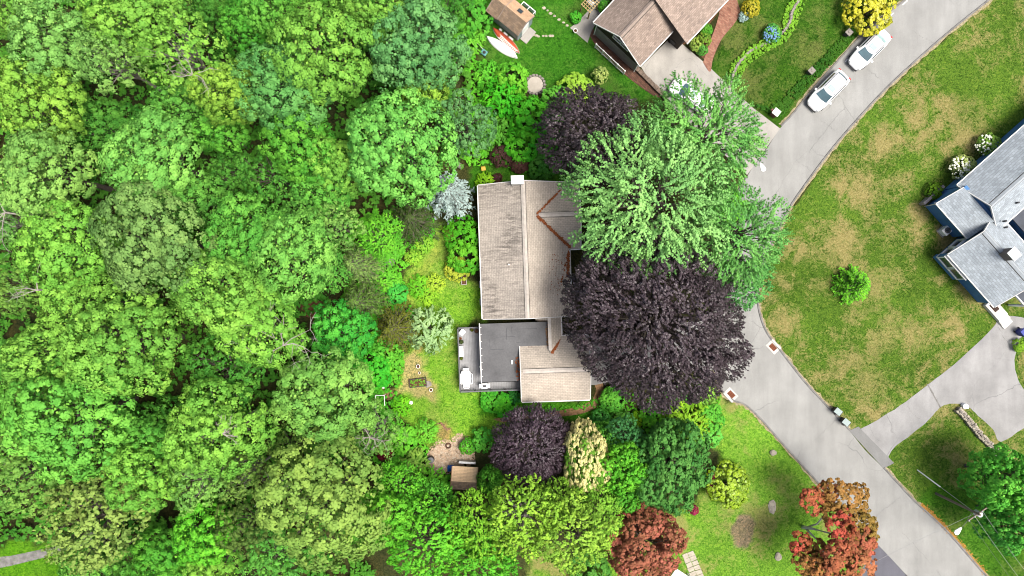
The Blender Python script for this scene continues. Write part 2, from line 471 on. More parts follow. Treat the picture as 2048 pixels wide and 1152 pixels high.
rl = world_line(ROAD_L, 8); rr = world_line(ROAD_R, 8)
sheet('road', rr + rl[::-1], 0.012, M['road'])
def offset(line, d):
    out = []
    for i, p in enumerate(line):
        t_ = (line[min(i+1, len(line)-1)] - line[max(i-1, 0)]).normalized()
        out.append(p + Vector((-t_.y, t_.x))*d)
    return out
def strip(name, line, d0, d1, z, mat, thick=0.0, jit=0.0, seed=3):
    r = random.Random(seed)
    a, b = offset(line, d0), offset(line, d1)
    if jit: b = [p + (p-q).normalized()*r.uniform(-jit, jit) for p, q in zip(b, a)]
    mb = MB(); n = len(a)
    for i in range(n-1):
        q = [(*a[i], z), (*b[i], z), (*b[i+1], z), (*a[i+1], z)]
        if thick: mb.slab(q, thick)
        else:
            nv = (Vector(q[1])-Vector(q[0])).cross(Vector(q[2])-Vector(q[0]))
            mb.add(q, [(0,1,2,3) if nv.z > 0 else (3,2,1,0)])
    return tag(mb.build(name, mat), kind='structure')
def seg(line, a, b):
    """piece of a world line between the points nearest to two pixels"""
    pa, pb = P(*a).to_2d(), P(*b).to_2d()
    i = min(range(len(line)), key=lambda k: (line[k]-pa).length); j = min(range(len(line)), key=lambda k: (line[k]-pb).length)
    return line[min(i, j):max(i, j)+1]
# low asphalt kerb on both sides, broken at the drives, with a ragged strip of grit behind it
for k, (ln, a, b, s) in enumerate([(rr, (2110,-110), (1698,861), 1), (rr, (1767,937), (2200,1400), 1), (rl, (1960,-130), (1562,254), -1), (rl, (1494,354), (1756,1090), -1), (rl, (1813,1150), (2040,1400), -1)]):
    q = seg(ln, a, b)
    strip('kerb', q, 0.0, 0.16*s, 0.10, M['kerb'], 0.12)
    strip('grit_strip', q, 0.17*s, 0.34*s, 0.008, M['sand'], 0, 0.10, k)
# worn edge-line dashes by the left kerb
dash = MB()
for i, (a, b) in enumerate([((1768,45),(1774,39)),((1780,32),(1787,26)),((1805,10),(1815,1)),((1702,112),(1708,105)),((1690,124),(1695,118)),((1640,178),(1650,167))]):
    a, b = P(*a), P(*b); d = (b-a).normalized(); nrm = Vector((-d.y, d.x, 0))*0.05
    dash.add([a-nrm+Vector((0,0,.018)), b-nrm+Vector((0,0,.018)), b+nrm+Vector((0,0,.018)), a+nrm+Vector((0,0,.018))], [(0,1,2,3)])
tag(dash.build('edge_line', M['line']), kind='structure')

DRIVE = [(1698,861),(1712,862),(1745,845),(1800,811),(1860,766),(1920,718),(1985,656),(2003,632),(2060,640),(2048,664),(2036,690),(2029,720),(2034,752),(2056,790),(2120,840),(2060,850),(2003,883),(1985,858),(1950,826),(1935,813),(1905,807),(1880,815),(1855,842),(1820,871),(1790,893),(1776,915),(1767,937)]
sheet('right_driveway', [P(*p).to_2d() for p in DRIVE[:1]] + world_line(DRIVE[1:-1], 5, 0.03) + [P(*DRIVE[-1]).to_2d()], 0.020, M['drive'])
g_ = [P(*p).to_2d() for p in [(1698,861),(1717,853),(1788,926),(1767,937)]]
sheet('drive_apron', g_, 0.026, asphalt('apron_asphalt', (0.15, 0.15, 0.147), 0.2))
sheet('dark_driveway', world_line([(1756,1090),(1741,1108),(1730,1128),(1722,1152),(1710,1220),(1800,1260),(1880,1225)], 4) + [P(1784,1119).to_2d()], 0.020, M['drive_dark'])
sheet('concrete_driveway', [P(*p).to_2d() for p in [(1282,134),(1346,70),(1362,86),(1412,128),(1467,180),(1505,215),(1560,257),(1506,334),(1494,350),(1400,266),(1340,210),(1308,176)]], 0.024, M['concrete'])
sheet('house_driveway', [P(*p).to_2d() for p in [(1175,690),(1300,650),(1440,640),(1440,740),(1300,745),(1190,770),(1172,770)]], 0.020, M['drive'])
# road end seen through the trees at the lower left corner
sheet('woodland_lane', [P(*p).to_2d() for p in [(-80,1120),(20,1112),(125,1090),(190,1060),(190,1080),(125,1106),(20,1132),(-80,1150)]], 0.016, M['kerb'])
sheet('drive_joint', [P(*p).to_2d() for p in [(1853,768),(1856,768),(1882,815),(1879,815)]], 0.0285, M['kerb'])

# brick paths
def brick_mat(name, c1, c2, mortar, rot=0.0):
    t = NT(name); v = t.coord('Object', (1,1,0), (0,0,rot))
    br = t.n("ShaderNodeTexBrick"); br.inputs['Scale'].default_value = 1; br.inputs['Brick Width'].default_value = 0.24; br.inputs['Row Height'].default_value = 0.12
    br.inputs['Mortar Size'].default_value = 0.012
    for k_, c_ in (('Color1', c1), ('Color2', c2), ('Mortar', mortar)): br.inputs[k_].default_value = (*c_, 1)
    t.l(v, br.inputs['Vector'])
    c = t.mix(0.6, br.outputs[0], t.ramp(t.noise(v, 1.3, 5, 0.7), [(0.3, (0.6,)*3), (0.7, (1.3,)*3)]), 'MULTIPLY')
    t.bump(br.outputs[1], -0.3, 0.02)
    return t.fin(c, 0.9, 0, 0.15)
M['brick'] = brick_mat('path_brick', A(205,150,125), A(165,105,88), A(150,130,115), R(35))
M['brick_old'] = brick_mat('old_brick', A(150,105,88), A(112,78,66), A(80,75,60), R(44))
M['mulch'] = simple('mulch', A(120,88,66), 1.0, 0, 0.5, 6, 0.05, 0, 0.6)
M['path_dirt'] = simple('path_dirt', A(178,140,105), 1.0, 0, 0.4, 5, 0.05, 0, 0.5)
M['chips'] = simple('wood_chips', A(224,206,184,1.2), 1.0, 0, 0.45, 9, 0.05, 0, 0.8)
sheet('brick_walk', world_line([(1406,125),(1420,144),(1426,117),(1443,79),(1468,48),(1480,25),(1474,0),(1470,-25),(1440,-25),(1440,15),(1432,50),(1418,88)], 5), 0.05, M['brick'], thick=0.06)
sheet('brick_side_path', world_line([(1168,52),(1178,50),(1205,80),(1260,132),(1320,186),(1308,192),(1250,150),(1195,98)], 4), 0.04, M['brick_old'], thick=0.05)
sheet('brick_patio', [P(*p).to_2d() for p in [(1140,56),(1154,45),(1186,12),(1200,-10),(1216,4),(1200,35),(1183,62),(1175,86)]], 0.046, M['concrete'], thick=0.05)
sheet('mulch_bed', world_line([(1352,92),(1380,84),(1416,52),(1446,12),(1474,-20),(1430,-20),(1415,40)], 3), 0.016, M['mulch'])
sheet('mulch_bed', world_line([(1385,92),(1410,120),(1418,100),(1416,70),(1400,60)], 3), 0.019, M['mulch'])
sheet('garden_path', world_line([(985,838),(1010,834),(1050,828),(1100,824),(1145,816),(1180,803),(1192,780),(1188,765),(1204,764),(1206,782),(1196,812),(1160,828),(1110,834),(1060,838),(1005,845)], 4), 0.014, M['path_dirt'])
sheet('wood_chip_yard', world_line([(862,905),(878,888),(905,885),(920,872),(938,885),(946,910),(935,925),(905,940),(870,945),(858,930)], 4, 0.1), 0.014, M['chips'])
#sheet('bare_soil_patch', world_line([(1462,1052),(1478,1032),(1500,1028),(1514,1048),(1510,1078),(1492,1095),(1470,1090)], 4, 0.08), 0.014, M['path_dirt'])
sheet('forest_clearing', world_line([(600,610),(640,600),(660,620),(650,640),(610,632)], 4, 0.1), 0.010, M['mulch'])

# long cracks and the paving joint, as thin dark lines lying on the asphalt
def crack(px, wid, seed, parent):
    r_ = random.Random(seed); pts = smooth_line([P(a, b) for a, b in px], 7); mb = MB(); prev = None
    for i, p in enumerate(pts):
        p = p + Vector((r_.gauss(0, .05), r_.gauss(0, .05))); w_ = wid*r_.uniform(.3, 1.2)
        d_ = (pts[min(i+1, len(pts)-1)] - pts[max(i-1, 0)]).normalized(); u_ = Vector((-d_.y, d_.x))*w_
        cur = ((p.x-u_.x, p.y-u_.y, .0275), (p.x+u_.x, p.y+u_.y, .0275))
        if prev and r_.random() > .12: mb.add([prev[0], cur[0], cur[1], prev[1]], [(0, 1, 2, 3)])
        prev = cur
    mb.build('crack', M['crack'], parent)
M['crack'] = simple('crack_tar', (0.145, 0.145, 0.14), 0.95, 0, 0.3, 3)
cr_ = tag(empty('pavement_cracks'), kind='structure')
for i, (px, wd) in enumerate([([(1618,305),(1640,275),(1668,240),(1690,215)],.022), ([(1590,318),(1605,330),(1622,342)],.015), ([(1520,440),(1545,400),(1575,345),(1615,300)],.012), ([(1445,715),(1480,705),(1525,694)],.02), ([(1630,880),(1660,850),(1690,832)],.015), ([(1800,1060),(1830,1092),(1862,1128),(1890,1160)],.02), ([(1740,1046),(1765,1022),(1800,995)],.015), ([(1812,808),(1826,828),(1840,838)],.02), ([(1858,768),(1868,790),(1880,812)],.03), ([(1738,850),(1748,872),(1768,890)],.02), ([(1995,655),(2012,680),(2030,700)],.025), ([(1940,805),(1950,770),(1985,735),(2010,705)],.012), ([(1825,60),(1850,78),(1880,90)],.012), ([(1735,140),(1745,146),(1760,158)],.018), ([(1640,240),(1655,250),(1668,262)],.012), ([(1345,140),(1380,118),(1400,140),(1430,170)],.012)]): crack(px, wd, i, cr_)
# ------------------------------------------------------------------ buildings
M['vent_shade'] = simple('vent_gap_shade', (0.05, 0.045, 0.04), 0.9)  # dark colour painting the shade in the gap under raised ridge caps
def swap(p, axis): return p if axis == 'Y' else (p[1], p[0], p[2])
def gable_roof(par, axis, a0, a1, c, hw, ze, zr, m_neg, m_pos, trim, cap_mat=None, hw2=None, cap_w=0.2, t=0.16, eave_trim=(1, 1), rake_trim=(1, 1)):
    """ridge along the local axis at cross-coordinate c; returns the two slopes"""
    hw2 = hw if hw2 is None else hw2
    out = []
    for s, h, m in ((-1, hw, m_neg), (1, hw2, m_pos)):
        zl = zr - (zr-ze)*h/hw
        q = [swap(p, axis) for p in ((c, a0, zr), (c, a1, zr), (c+s*h, a1, zl), (c+s*h, a0, zl))]
        sl = MB().slab(q, t).build('roof_slope', m, par); out.append(sl)
        if eave_trim[0 if s < 0 else 1]:
            g = MB()
            x0, x1 = sorted((c+s*(h+0.004), c+s*(h+0.10)))
            if axis == 'Y': g.box(x0, x1, a0+0.01, a1-0.01, zl-0.14, zl-0.015)
            else: g.box(a0+0.01, a1-0.01, x0, x1, zl-0.14, zl-0.015)
            g.build('gutter', trim, sl)
        for e, a, da in ((0, a0, -1), (1, a1, 1)):
            if not rake_trim[e]: continue
            b0, b1 = sorted((a+da*0.003, a+da*0.07))
            q2 = [swap(p, axis) for p in ((c+s*0.002, b0, zr+0.015), (c+s*0.002, b1, zr+0.015), (c+s*h, b1, zl+0.015), (c+s*h, b0, zl+0.015))]
            MB().slab(q2, t+0.05).build('rake_board', trim, sl)
    if cap_mat is not None:
        k = (zr-ze)/hw; w = cap_w
        mb = MB()
        for s in (-1, 1):
            mb.slab([swap(p, axis) for p in ((c, a0+0.02, zr+0.05), (c, a1-0.02, zr+0.05), (c+s*w, a1-0.02, zr-k*w+0.05), (c+s*w, a0+0.02, zr-k*w+0.05))], 0.035)
        mb.build('ridge_cap', cap_mat, out[0])
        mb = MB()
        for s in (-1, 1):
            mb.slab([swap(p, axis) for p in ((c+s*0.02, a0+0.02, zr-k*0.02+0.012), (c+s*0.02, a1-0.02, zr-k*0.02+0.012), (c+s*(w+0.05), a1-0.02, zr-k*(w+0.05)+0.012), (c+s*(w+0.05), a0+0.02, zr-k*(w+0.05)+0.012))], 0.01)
        mb.build('ridge_vent_shade', M['vent_shade'], out[0])  # dark strip showing past both cap edges, painted as the raised cap's shade
    return out
def gable_walls(par, axis, a0, a1, c, hw, ze, zr, mat, hw2=None, z0=0.0, drop=0.17):
    hw2 = hw if hw2 is None else hw2
    mb = MB()
    for_b = [(c-hw, z0), (c+hw2, z0), (c+hw2, ze-drop), (c, zr-drop), (c-hw, ze-drop)]
    vs = [swap((x, a0, z), axis) for x, z in for_b] + [swap((x, a1, z), axis) for x, z in for_b]
    n = 5
    fs = [(0,1,2,3,4), (9,8,7,6,5)] + [(i, i+n, (i+1) % n+n, (i+1) % n) for i in range(n)]
    if axis == 'Y': fs = [f for f in fs]
    else: fs = [f[::-1] for f in fs]
    mb.add(vs, fs)
    return mb.build('wall', mat, par)
def window(par, c, w, h, nrm, frame_mat, glass_mat, panes=2, proud=0.05, name='window'):
    """window on a wall: c centre on the wall, nrm 2-D outward direction"""
    n = Vector((nrm[0], nrm[1], 0)).normalized(); u = Vector((-n.y, n.x, 0)); c = Vector(c)
    rz = math.atan2(u.y, u.x)
    mb = MB(); b = 0.09
    for sx in (-1, 1): mb.rbox(c + u*sx*(w/2-b/2) + n*proud/2, (b, proud, h), rz)
    for sz in (-1, 1): mb.rbox(c + Vector((0,0,sz*(h/2-b/2))) + n*proud/2, (w-2*b-0.004, proud, b), rz)
    for k in range(1, panes): mb.rbox(c + u*(-w/2 + w*k/panes) + n*proud*0.45, (b*0.7, proud*0.9, h-2*b-0.004), rz)
    f = mb.build(name, frame_mat, par)
    pw = (w-2*b)/panes
    for k in range(panes):
        MB().rbox(c + u*(-w/2 + b + pw*(k+0.5)) + n*proud*0.2, (pw-b*0.75, proud*0.3, h-2*b-0.01), rz).build('pane', glass_mat, f)
    return f
def siding(name, col, pitch=0.18):
    t = NT(name); v = t.coord('Object')
    w = t.n("ShaderNodeTexWave", bands_direction='Z', wave_profile='SAW'); w.inputs['Scale'].default_value = 1/pitch/6.283*3.14
    t.l(v, w.inputs['Vector'])
    c = t.ramp(t.noise(v, 1.5, 5, 0.65), [(0.3, tuple(x*0.82 for x in col)), (0.7, tuple(min(.8, x*1.15) for x in col))])
    t.bump(w.outputs[1], 0.5, 0.02)
    return t.fin(c, 0.7, 0, 0.2)
M['glass'] = simple('window_glass', (0.035, 0.05, 0.06), 0.08, 0, 0.2, 1, 0.8)
M['trim'] = simple('white_trim', (0.5, 0.49, 0.475), 0.55, 0, 0.08, 2)
tan = A(208,197,186,1.2)
M['sh_tan_stain'] = shingle_mat('tan_shingle_weathered', tan, 'Y', 0.85, contrast=0.09)
M['sh_tan'] = shingle_mat('tan_shingle', A(214,202,188,1.25), 'Y', 0.10, contrast=0.09)
M['sh_tan_x'] = shingle_mat('tan_shingle_cross', A(211,199,185,1.2), 'X', 0.06, contrast=0.09)
M['cap_tan'] = simple('ridge_shingle', A(220,210,200,1.2), 0.9, 0, 0.15, 3)
M['bitumen'] = None
t = NT('bitumen_roof'); v = t.coord('Object')
c = t.ramp(t.noise(v, 0.5, 5, 0.6), [(0.3, A(108,108,110)), (0.7, A(134,134,136))])
c = t.mix(0.5, c, t.ramp(t.noise(v, 6, 5, 0.75), [(0.3, (0.7,)*3), (0.7, (1.25,)*3)]), 'MULTIPLY')
M['bitumen'] = t.fin(c, 0.85, 0, 0.3)
M['wall_tan'] = siding('tan_siding', A(150,128,104))
M['leaflitter'] = simple('leaf_litter', A(176,104,66), 1.0, 0, 0.45, 9, 0.05)
M['lead'] = simple('valley_debris', A(150,92,62), 1.0, 0, 0.5, 5, 0.05)

# --- the tan house in the middle
HA = R(2.0)
house = thing('tan_roofed_house', 'house with weathered tan shingle roofs and a flat grey roof, in the centre', 'house', (1.21, 3.52, 0), HA)
def H_(px, py, z):  # pixel at height -> house coordinates
    d = P(px, py, z) - Vector((1.21, 3.52, 0)); c_, s_ = math.cos(-HA), math.sin(-HA)
    return Vector((d.x*c_ - d.y*s_, d.x*s_ + d.y*c_, z))
ZE, ZR = 2.8, 5.0
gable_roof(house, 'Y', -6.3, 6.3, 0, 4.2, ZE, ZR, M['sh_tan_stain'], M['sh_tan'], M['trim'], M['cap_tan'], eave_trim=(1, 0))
MB().box(4.205, 4.30, -6.29, -0.05, ZE-0.14, ZE-0.015).build('gutter', M['trim'], house)
gable_walls(house, 'Y', -5.9, 5.9, 0, 3.75, ZE+0.235, ZR, M['wall_tan'])
# east wing, ridge at right angles; it runs into the main slope along two valleys
wr, wz = 3.18, 4.42
xv = (ZR-wz)/(ZR-ZE)*4.2
for s, y0 in ((-1, 0.0), (1, 6.36)):
    q = [(xv, wr, wz+0.012), (5.25, wr, wz+0.012), (5.25, y0, ZE+0.012), (4.2, y0, ZE+0.012)]
    sl = MB().slab(q, 0.16).build('roof_slope', M['sh_tan_x'], house)
    MB().box(4.31, 5.25, *(sorted((y0+s*0.004, y0+s*0.10))), ZE-0.13, ZE-0.005).build('gutter', M['trim'], sl)
    MB().slab([(5.253, wr, wz+0.03), (5.33, wr, wz+0.03), (5.33, y0, ZE+0.03), (5.253, y0, ZE+0.03)], 0.2).build('rake_board', M['trim'], sl)
cap = MB()
for s in (-1, 1): cap.slab([(xv+0.1, wr, wz+0.06), (5.23, wr, wz+0.06), (5.23, wr+s*0.2, wz-0.045), (xv+0.1, wr+s*0.2, wz-0.045)], 0.035)
cap.build('ridge_cap', M['cap_tan'], house)
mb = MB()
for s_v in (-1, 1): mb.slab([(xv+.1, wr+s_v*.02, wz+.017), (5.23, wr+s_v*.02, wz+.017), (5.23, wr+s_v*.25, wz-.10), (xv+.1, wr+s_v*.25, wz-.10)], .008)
mb.build('ridge_vent_shade', M['vent_shade'], house)  # painted shade lines along the wing's ridge cap
gable_walls(house, 'X', 3.6, 4.95, wr, 2.75, ZE+0.21, wz, M['wall_tan'])
# debris caught in the valleys
def debris(par, a, b, w, n, seed, spread=0.0, name='leaf_debris', mat=None, size=(0.05, 0.14)):
    r = random.Random(seed); mb = MB(); a = Vector(a); b = Vector(b); d = (b-a); u = Vector((-d.y, d.x, 0)).normalized()
    for i in range(n):
        f = r.random(); p = a + d*f + u*r.gauss(0, w) + Vector((0, 0, r.uniform(0.02, 0.05)))
        s = r.uniform(*size); an = r.uniform(0, 6.28)
        mb.add([p + Vector((math.cos(an+k*1.571)*s*(1 if k % 2 else 0.55), math.sin(an+k*1.571)*s*(1 if k % 2 else 0.55), r.uniform(-.01, .02))) for k in range(4)], [(0,1,2,3)])
    o = mb.build(name, mat or M['leaflitter'], par); o["kind"] = 'stuff'; return o
debris(house, (xv+0.12, wr-0.1, wz+0.05), (4.3, 0.12, ZE+0.10), 0.05, 420, 1)
debris(house, (xv+0.12, wr+0.1, wz+0.05), (3.6, 5.6, ZE+0.38), 0.028, 130, 2)
debris(house, (3.1, -3.9, 3.47), (4.1, -0.2, 2.95), 0.03, 30, 3)
debris(house, (4.1, -0.3, 2.90), (3.95, -2.6, 2.98), 0.07, 120, 31)
for i in range(1):
    r = random.Random(5); mb = MB()
    for k in range(90):
        x = r.uniform(2.2, 4.1); y = r.uniform(-4.4, -0.3); z = ZR-(ZR-ZE)*x/4.2+0.03; s = r.uniform(0.04, 0.09); an = r.uniform(0, 6.28)
        mb.add([(x+math.cos(an+q*1.571)*s*(1 if q % 2 else .5), y+math.sin(an+q*1.571)*s*(1 if q % 2 else .5), z) for q in range(4)], [(0,1,2,3)])
    o = mb.build('leaf_debris', M['leaflitter'], house); o["kind"] = 'stuff'
# chimney at the top gable
ch = MB().box(-1.02, 0.02, 5.95, 6.62, 0, 5.75).build('chimney', simple('chimney_render', (0.55, 0.53, 0.5), 0.8, 0, 0.12, 3), house)
MB().box(-1.08, 0.08, 5.92, 6.68, 5.753, 5.9).build('chimney_cap', M['white'], ch)
MB().lathe((-1.55, -1.3, 4.05), [(0.07, 0), (0.07, 0.45), (0.05, 0.45)], 8).build('vent_pipe', M['white'], house)
# connecting roof between house and garage
cx0 = 1.98
q = [(cx0, -9.6, 3.85), (cx0, -6.31, 3.85), (cx0+1.2, -6.31, 2.7), (cx0+1.2, -8.42, 2.7)]
sl = MB().slab(q, 0.14).build('roof_slope', M['sh_tan'], house)
MB().box(cx0+1.204, cx0+1.30, -8.41, -6.36, 2.56, 2.69).build('gutter', M['trim'], sl)
MB().slab([(cx0, -6.6, 3.846), (cx0, -6.31, 3.846), (cx0-1.2, -6.31, 2.7), (cx0-1.2, -6.6, 2.7)], 0.14).build('roof_slope', M['sh_tan'], house)
MB().slab([(cx0-0.1, -9.4, 3.87), (cx0-0.1, -6.33, 3.87), (cx0+0.2, -6.33, 3.80), (cx0+0.2, -9.4, 3.80)], 0.03).build('ridge_cap', M['cap_tan'], house)
MB().box(cx0-1.0, cx0+0.95, -9.0, -6.0, 0, 2.5).build('wall', M['wall_tan'], house)
debris(house, (cx0+1.15, -8.5, 2.80), (cx0+0.15, -9.65, 3.80), 0.04, 200, 7)
# garage wing
GC, GH, GZE, GZR = -11.2, 3.05, 2.7, 4.6
ga0, ga1 = -0.78, 5.65
sn = MB().slab([(ga0, GC, GZR), (ga1, GC, GZR), (ga1, GC+GH, GZE), (ga0, GC+GH, GZE)], 0.16).build('roof_slope', M['sh_tan_x'], house)
ss = MB().slab([(ga0, GC, GZR), (ga1, GC, GZR), (ga1, GC-GH, GZE), (ga0, GC-GH, GZE)], 0.16).build('roof_slope', M['sh_tan_x'], house)
MB().box(ga0, ga1, GC-GH-0.10, GC-GH-0.004, GZE-0.13, GZE-0.01).build('gutter', M['trim'], ss)
MB().box(cx0+1.31, ga1, GC+GH+0.004, GC+GH+0.10, GZE-0.13, GZE-0.01).build('gutter', M['trim'], sn)
for xx in (ga0-0.075, ga1+0.003):
    for s, sl in ((1, sn), (-1, ss)):
        MB().slab([(xx, GC, GZR+0.02), (xx+0.072, GC, GZR+0.02), (xx+0.072, GC+s*GH, GZE+0.02), (xx, GC+s*GH, GZE+0.02)], 0.2).build('rake_board', M['trim'], sl)
mb = MB()
for s in (-1, 1): mb.slab([(ga0+.2, GC, GZR+.05), (ga1-.05, GC, GZR+.05), (ga1-.05, GC+s*.2, GZR-.075), (ga0+.2, GC+s*.2, GZR-.075)], .035)
mb.build('ridge_cap', M['cap_tan'], house)
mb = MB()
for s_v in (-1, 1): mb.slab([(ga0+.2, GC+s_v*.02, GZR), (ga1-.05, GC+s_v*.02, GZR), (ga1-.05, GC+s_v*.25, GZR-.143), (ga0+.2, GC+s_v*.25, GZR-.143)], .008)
mb.build('ridge_vent_shade', M['vent_shade'], house)  # painted shade lines along the garage ridge cap
gable_walls(house, 'X', ga0+0.35, ga1-0.4, GC, GH-0.4, GZE+0.25, GZR, M['wall_tan'])
# flat grey felt roof: strips lapped over one another
fx0, fx1, fy0, fy1, fz = -4.45, 1.90, -12.2, -6.74, 3.2
nst = 6
for k in range(nst):
    x0 = fx0 + (fx1-fx0)*k/nst; x1 = fx0 + (fx1-fx0)*(k+1)/nst
    z = fz + 0.012*(k % 2); yb = fy0 if x0 < ga0-1.1 else (fy0+0.0)
    y_low = fy0 if x1 <= ga0+0.25 else -9.0
    if x0 < ga0-0.08 < x1:
        MB().box(x0, ga0-0.08, fy0, y_low if y_low > fy0 else -9.0, z-0.14, z).build('roof_felt', M['bitumen'], house)
        MB().box(x0, x1, -8.999, fy1, z-0.14, z+0.001).build('roof_felt', M['bitumen'], house)
    else:
        MB().box(x0, x1, y_low, fy1, z-0.14, z).build('roof_felt', M['bitumen'], house)
mb = MB()
for k, (a, b, c_, d) in enumerate([(-3.6,-3.57,-9.2,-8.2),(-2.0,-1.97,-8.3,-7.2),(-1.5,-1.47,-8.1,-7.1),(-3.0,-1.2,-8.05,-8.02),(-3.5,-2.3,-9.2,-9.17),(-1.3,0.9,-7.35,-7.325),(-1.1,-0.3,-8.6,-8.57)]): mb.box(a, b, c_, d, fz+0.013, fz+0.018)
mb.build('felt_seam', simple('seam_tar', (0.045, 0.045, 0.05), 0.8), house)
MB().box(fx0-0.10, fx0-0.003, fy0-0.05, fy1+0.05, fz-0.2, fz+0.05).build('fascia', M['trim'], house)
for k in range(8): MB().box(fx0, fx0+0.12, fy0+0.5+k*0.66, fy0+0.55+k*0.66, fz+0.015, fz+0.06).build('gutter_bracket', M['trim'], house)
MB().box(fx0+0.3, fx1-0.1, fy0+0.55, fy1-0.2, 1.05, fz-0.15).build('wall', M['wall_tan'], house)
debris(house, (0.0, -9.15, fz+0.02), (1.88, -9.3, fz+0.02), 0.05, 60, 9)
debris(house, (ga0-0.3, -10.0, fz+0.02), (ga0-0.15, -12.1, fz+0.02), 0.13, 60, 10)
debris(house, (1.82, -7.0, fz+0.02), (1.82, -9.0, fz+0.02), 0.05, 50, 11, mat=M['path_dirt'])
MB().box(-1.65, -1.5, -10.6, -10.25, fz+0.02, fz+0.12).build('roof_vent', M['white'], house)
# windows on the left wall, and the frames standing out under the eave
for y, w in ((2.8, 1.6), (-0.2, 1.3), (-3.6, 1.8)):
    window(house, (-3.755, y, 1.5), w, 1.1, (-1, 0), M['trim'], M['glass'], 2)
for y in (-3.0, -4.7): MB().box(-4.5, -4.0, y-0.35, y+0.3, 0.0, 0.75).build('bulkhead_door', simple('grey_hatch', (0.3,0.3,0.31), 0.6), house)

# --- grey timber deck behind the flat roof
M['deck'] = simple('deck_board', A(188,188,190,1.0), 0.85, 0, 0.12, 2.5, 0.2)
M['rail'] = simple('deck_rail', (0.075, 0.075, 0.085), 0.5, 0, 0.2, 3)
deck = thing('timber_deck', 'raised pale grey timber deck with dark railing beside the flat roof', 'deck', house.location, HA)
dx0, dx1, dy0, dy1, dz = -6.62, -4.0, -13.2, -7.12, 1.0
nb = 18
bw = (dx1-dx0)/nb
for k in range(nb):
    MB().box(dx0+k*bw+0.006, dx0+(k+1)*bw-0.006, dy0+0.72, dy1, dz-0.04, dz + 0.002*(k % 3)).build('deck_board', M['deck'], deck)
nb2 = 5
for k in range(36):
    x0 = dx0 + k*(5.7/36)
    MB().box(x0+0.006, x0+5.7/36-0.006, dy0, dy0+0.71, dz-0.04, dz+0.002*(k % 3)).build('deck_board', M['deck'], deck)
MB().box(dx0+0.05, dx1, dy0+0.1, dy1-0.05, 0.0, dz-0.045).build('deck_frame', simple('deck_skirt', (0.12,0.11,0.1), 0.9), deck)
MB().box(-3.99, -0.75, dy0+0.1, dy0+0.7, 0.0, dz-0.045).build('deck_frame', bpy.data.materials['deck_skirt'], deck)
MB().box(dx0+0.02, dx1, -10.62, -10.46, dz+0.006, dz+0.012).build('cross_board', M['deck'], deck)
def rail(a, b):
    a = Vector(a); b = Vector(b); L = (b-a).length; rz = math.atan2((b-a).y, (b-a).x); m = (a+b)/2
    MB().rbox(m + Vector((0,0,1.0)), (L, 0.11, 0.05), rz).build('rail', M['rail'], deck)
    MB().rbox(m + Vector((0,0,0.14)), (L, 0.05, 0.04), rz).build('rail', M['rail'], deck)
    n = max(2, round(L/1.6))
    for i in range(n+1): MB().rbox(a + (b-a)*i/n + Vector((0,0,0.5)), (0.10, 0.10, 1.06), rz).build('post', M['rail'], deck)
    bal = MB(); nbal = int(L/0.13)
    for i in range(1, nbal): bal.rbox(a + (b-a)*i/nbal + Vector((0,0,0.56)), (0.022, 0.022, 0.82), rz)
    o = bal.build('balusters', M['rail'], deck); o["kind"] = 'stuff'
rail((dx0, dy0, dz), (dx0, dy1, dz)); rail((dx0, dy1, dz), (-4.62, dy1, dz)); rail((dx0, dy0, dz), (-0.85, dy0, dz))

# --- brown-roofed neighbour, gable end and drive at the top
M['sh_brown'] = shingle_mat('brown_shingle', A(178,160,148,1.15), 'X', 0.0, 0.15, 0.3, 0.22)
M['cap_brown'] = simple('brown_ridge', A(186,168,156), 0.9, 0, 0.15, 3)
M['wall_brown'] = siding('brown_siding', (0.030, 0.022, 0.017))
M['wall_grey'] = siding('grey_siding', A(196,186,186))
nb_ang = math.atan2(.731, .683)
nO = Vector((11.94, 20.70, 0))
nbh = thing('brown_roofed_house', 'house with brown shingle gables and dark end wall at the top edge', 'house', nO, nb_ang)
# local x = along the ridge (away), local y = towards upper left; garage eave at y=0, ridge y=2.97, back eave y=5.94
gable_roof(nbh, 'X', 0, 6.2, 2.97, 2.97, 3.6, 6.0, M['sh_brown'], M['sh_brown'], M['trim'], M['cap_brown'], rake_trim=(1, 0), eave_trim=(0, 1))
MB().box(0, 4.5, -0.10, -0.004, 3.46, 3.58).build('gutter', M['trim'], nbh)
gable_walls(nbh, 'X', 0.32, 6.0, 2.97, 2.6, 3.9, 6.0, M['wall_brown'], z0=2.2)
MB().box(0.30, 6.0, 0.33, 5.6, 0, 2.19).build('wall', M['wall_grey'], nbh)
window(nbh, (0.318, 2.75, 3.75), 2.0, 0.75, (-1, 0), M['white'], M['glass'], 2, 0.08)
MB().tube([(-0.05, 0.06, 3.45), (0.2, 0.3, 3.1), (0.22, 0.3, 0.2)], 0.05, 6).build('downspout', M['white'], nbh)
MB().tube([(-0.05, 5.9, 3.45), (0.2, 5.62, 3.1), (0.22, 5.62, 0.2)], 0.05, 6).build('downspout', M['white'], nbh)
MB().lathe((0.22, 1.15, 4.3), [(0.05, 0), (0.05, 0.1)], 8).build('wall_lamp', M['white'], nbh)
# higher main block
gable_roof(nbh, 'X', 4.4, 18, 3.2, 4.96, 3.9, 6.7, M['sh_brown'], M['sh_brown'], M['trim'], M['cap_brown'], rake_trim=(0, 0))
gable_walls(nbh, 'X', 4.75, 17.8, 3.2, 4.5, 4.16, 6.7, M['wall_brown'])
MB().box(9.2, 9.45, -0.2, 0.02, 4.9, 5.3).build('roof_vent', M['white'], nbh)
MB().box(1.0, 3.9, 0.322, 0.36, 0.05, 2.1).build('garage_door', M['white'], nbh)
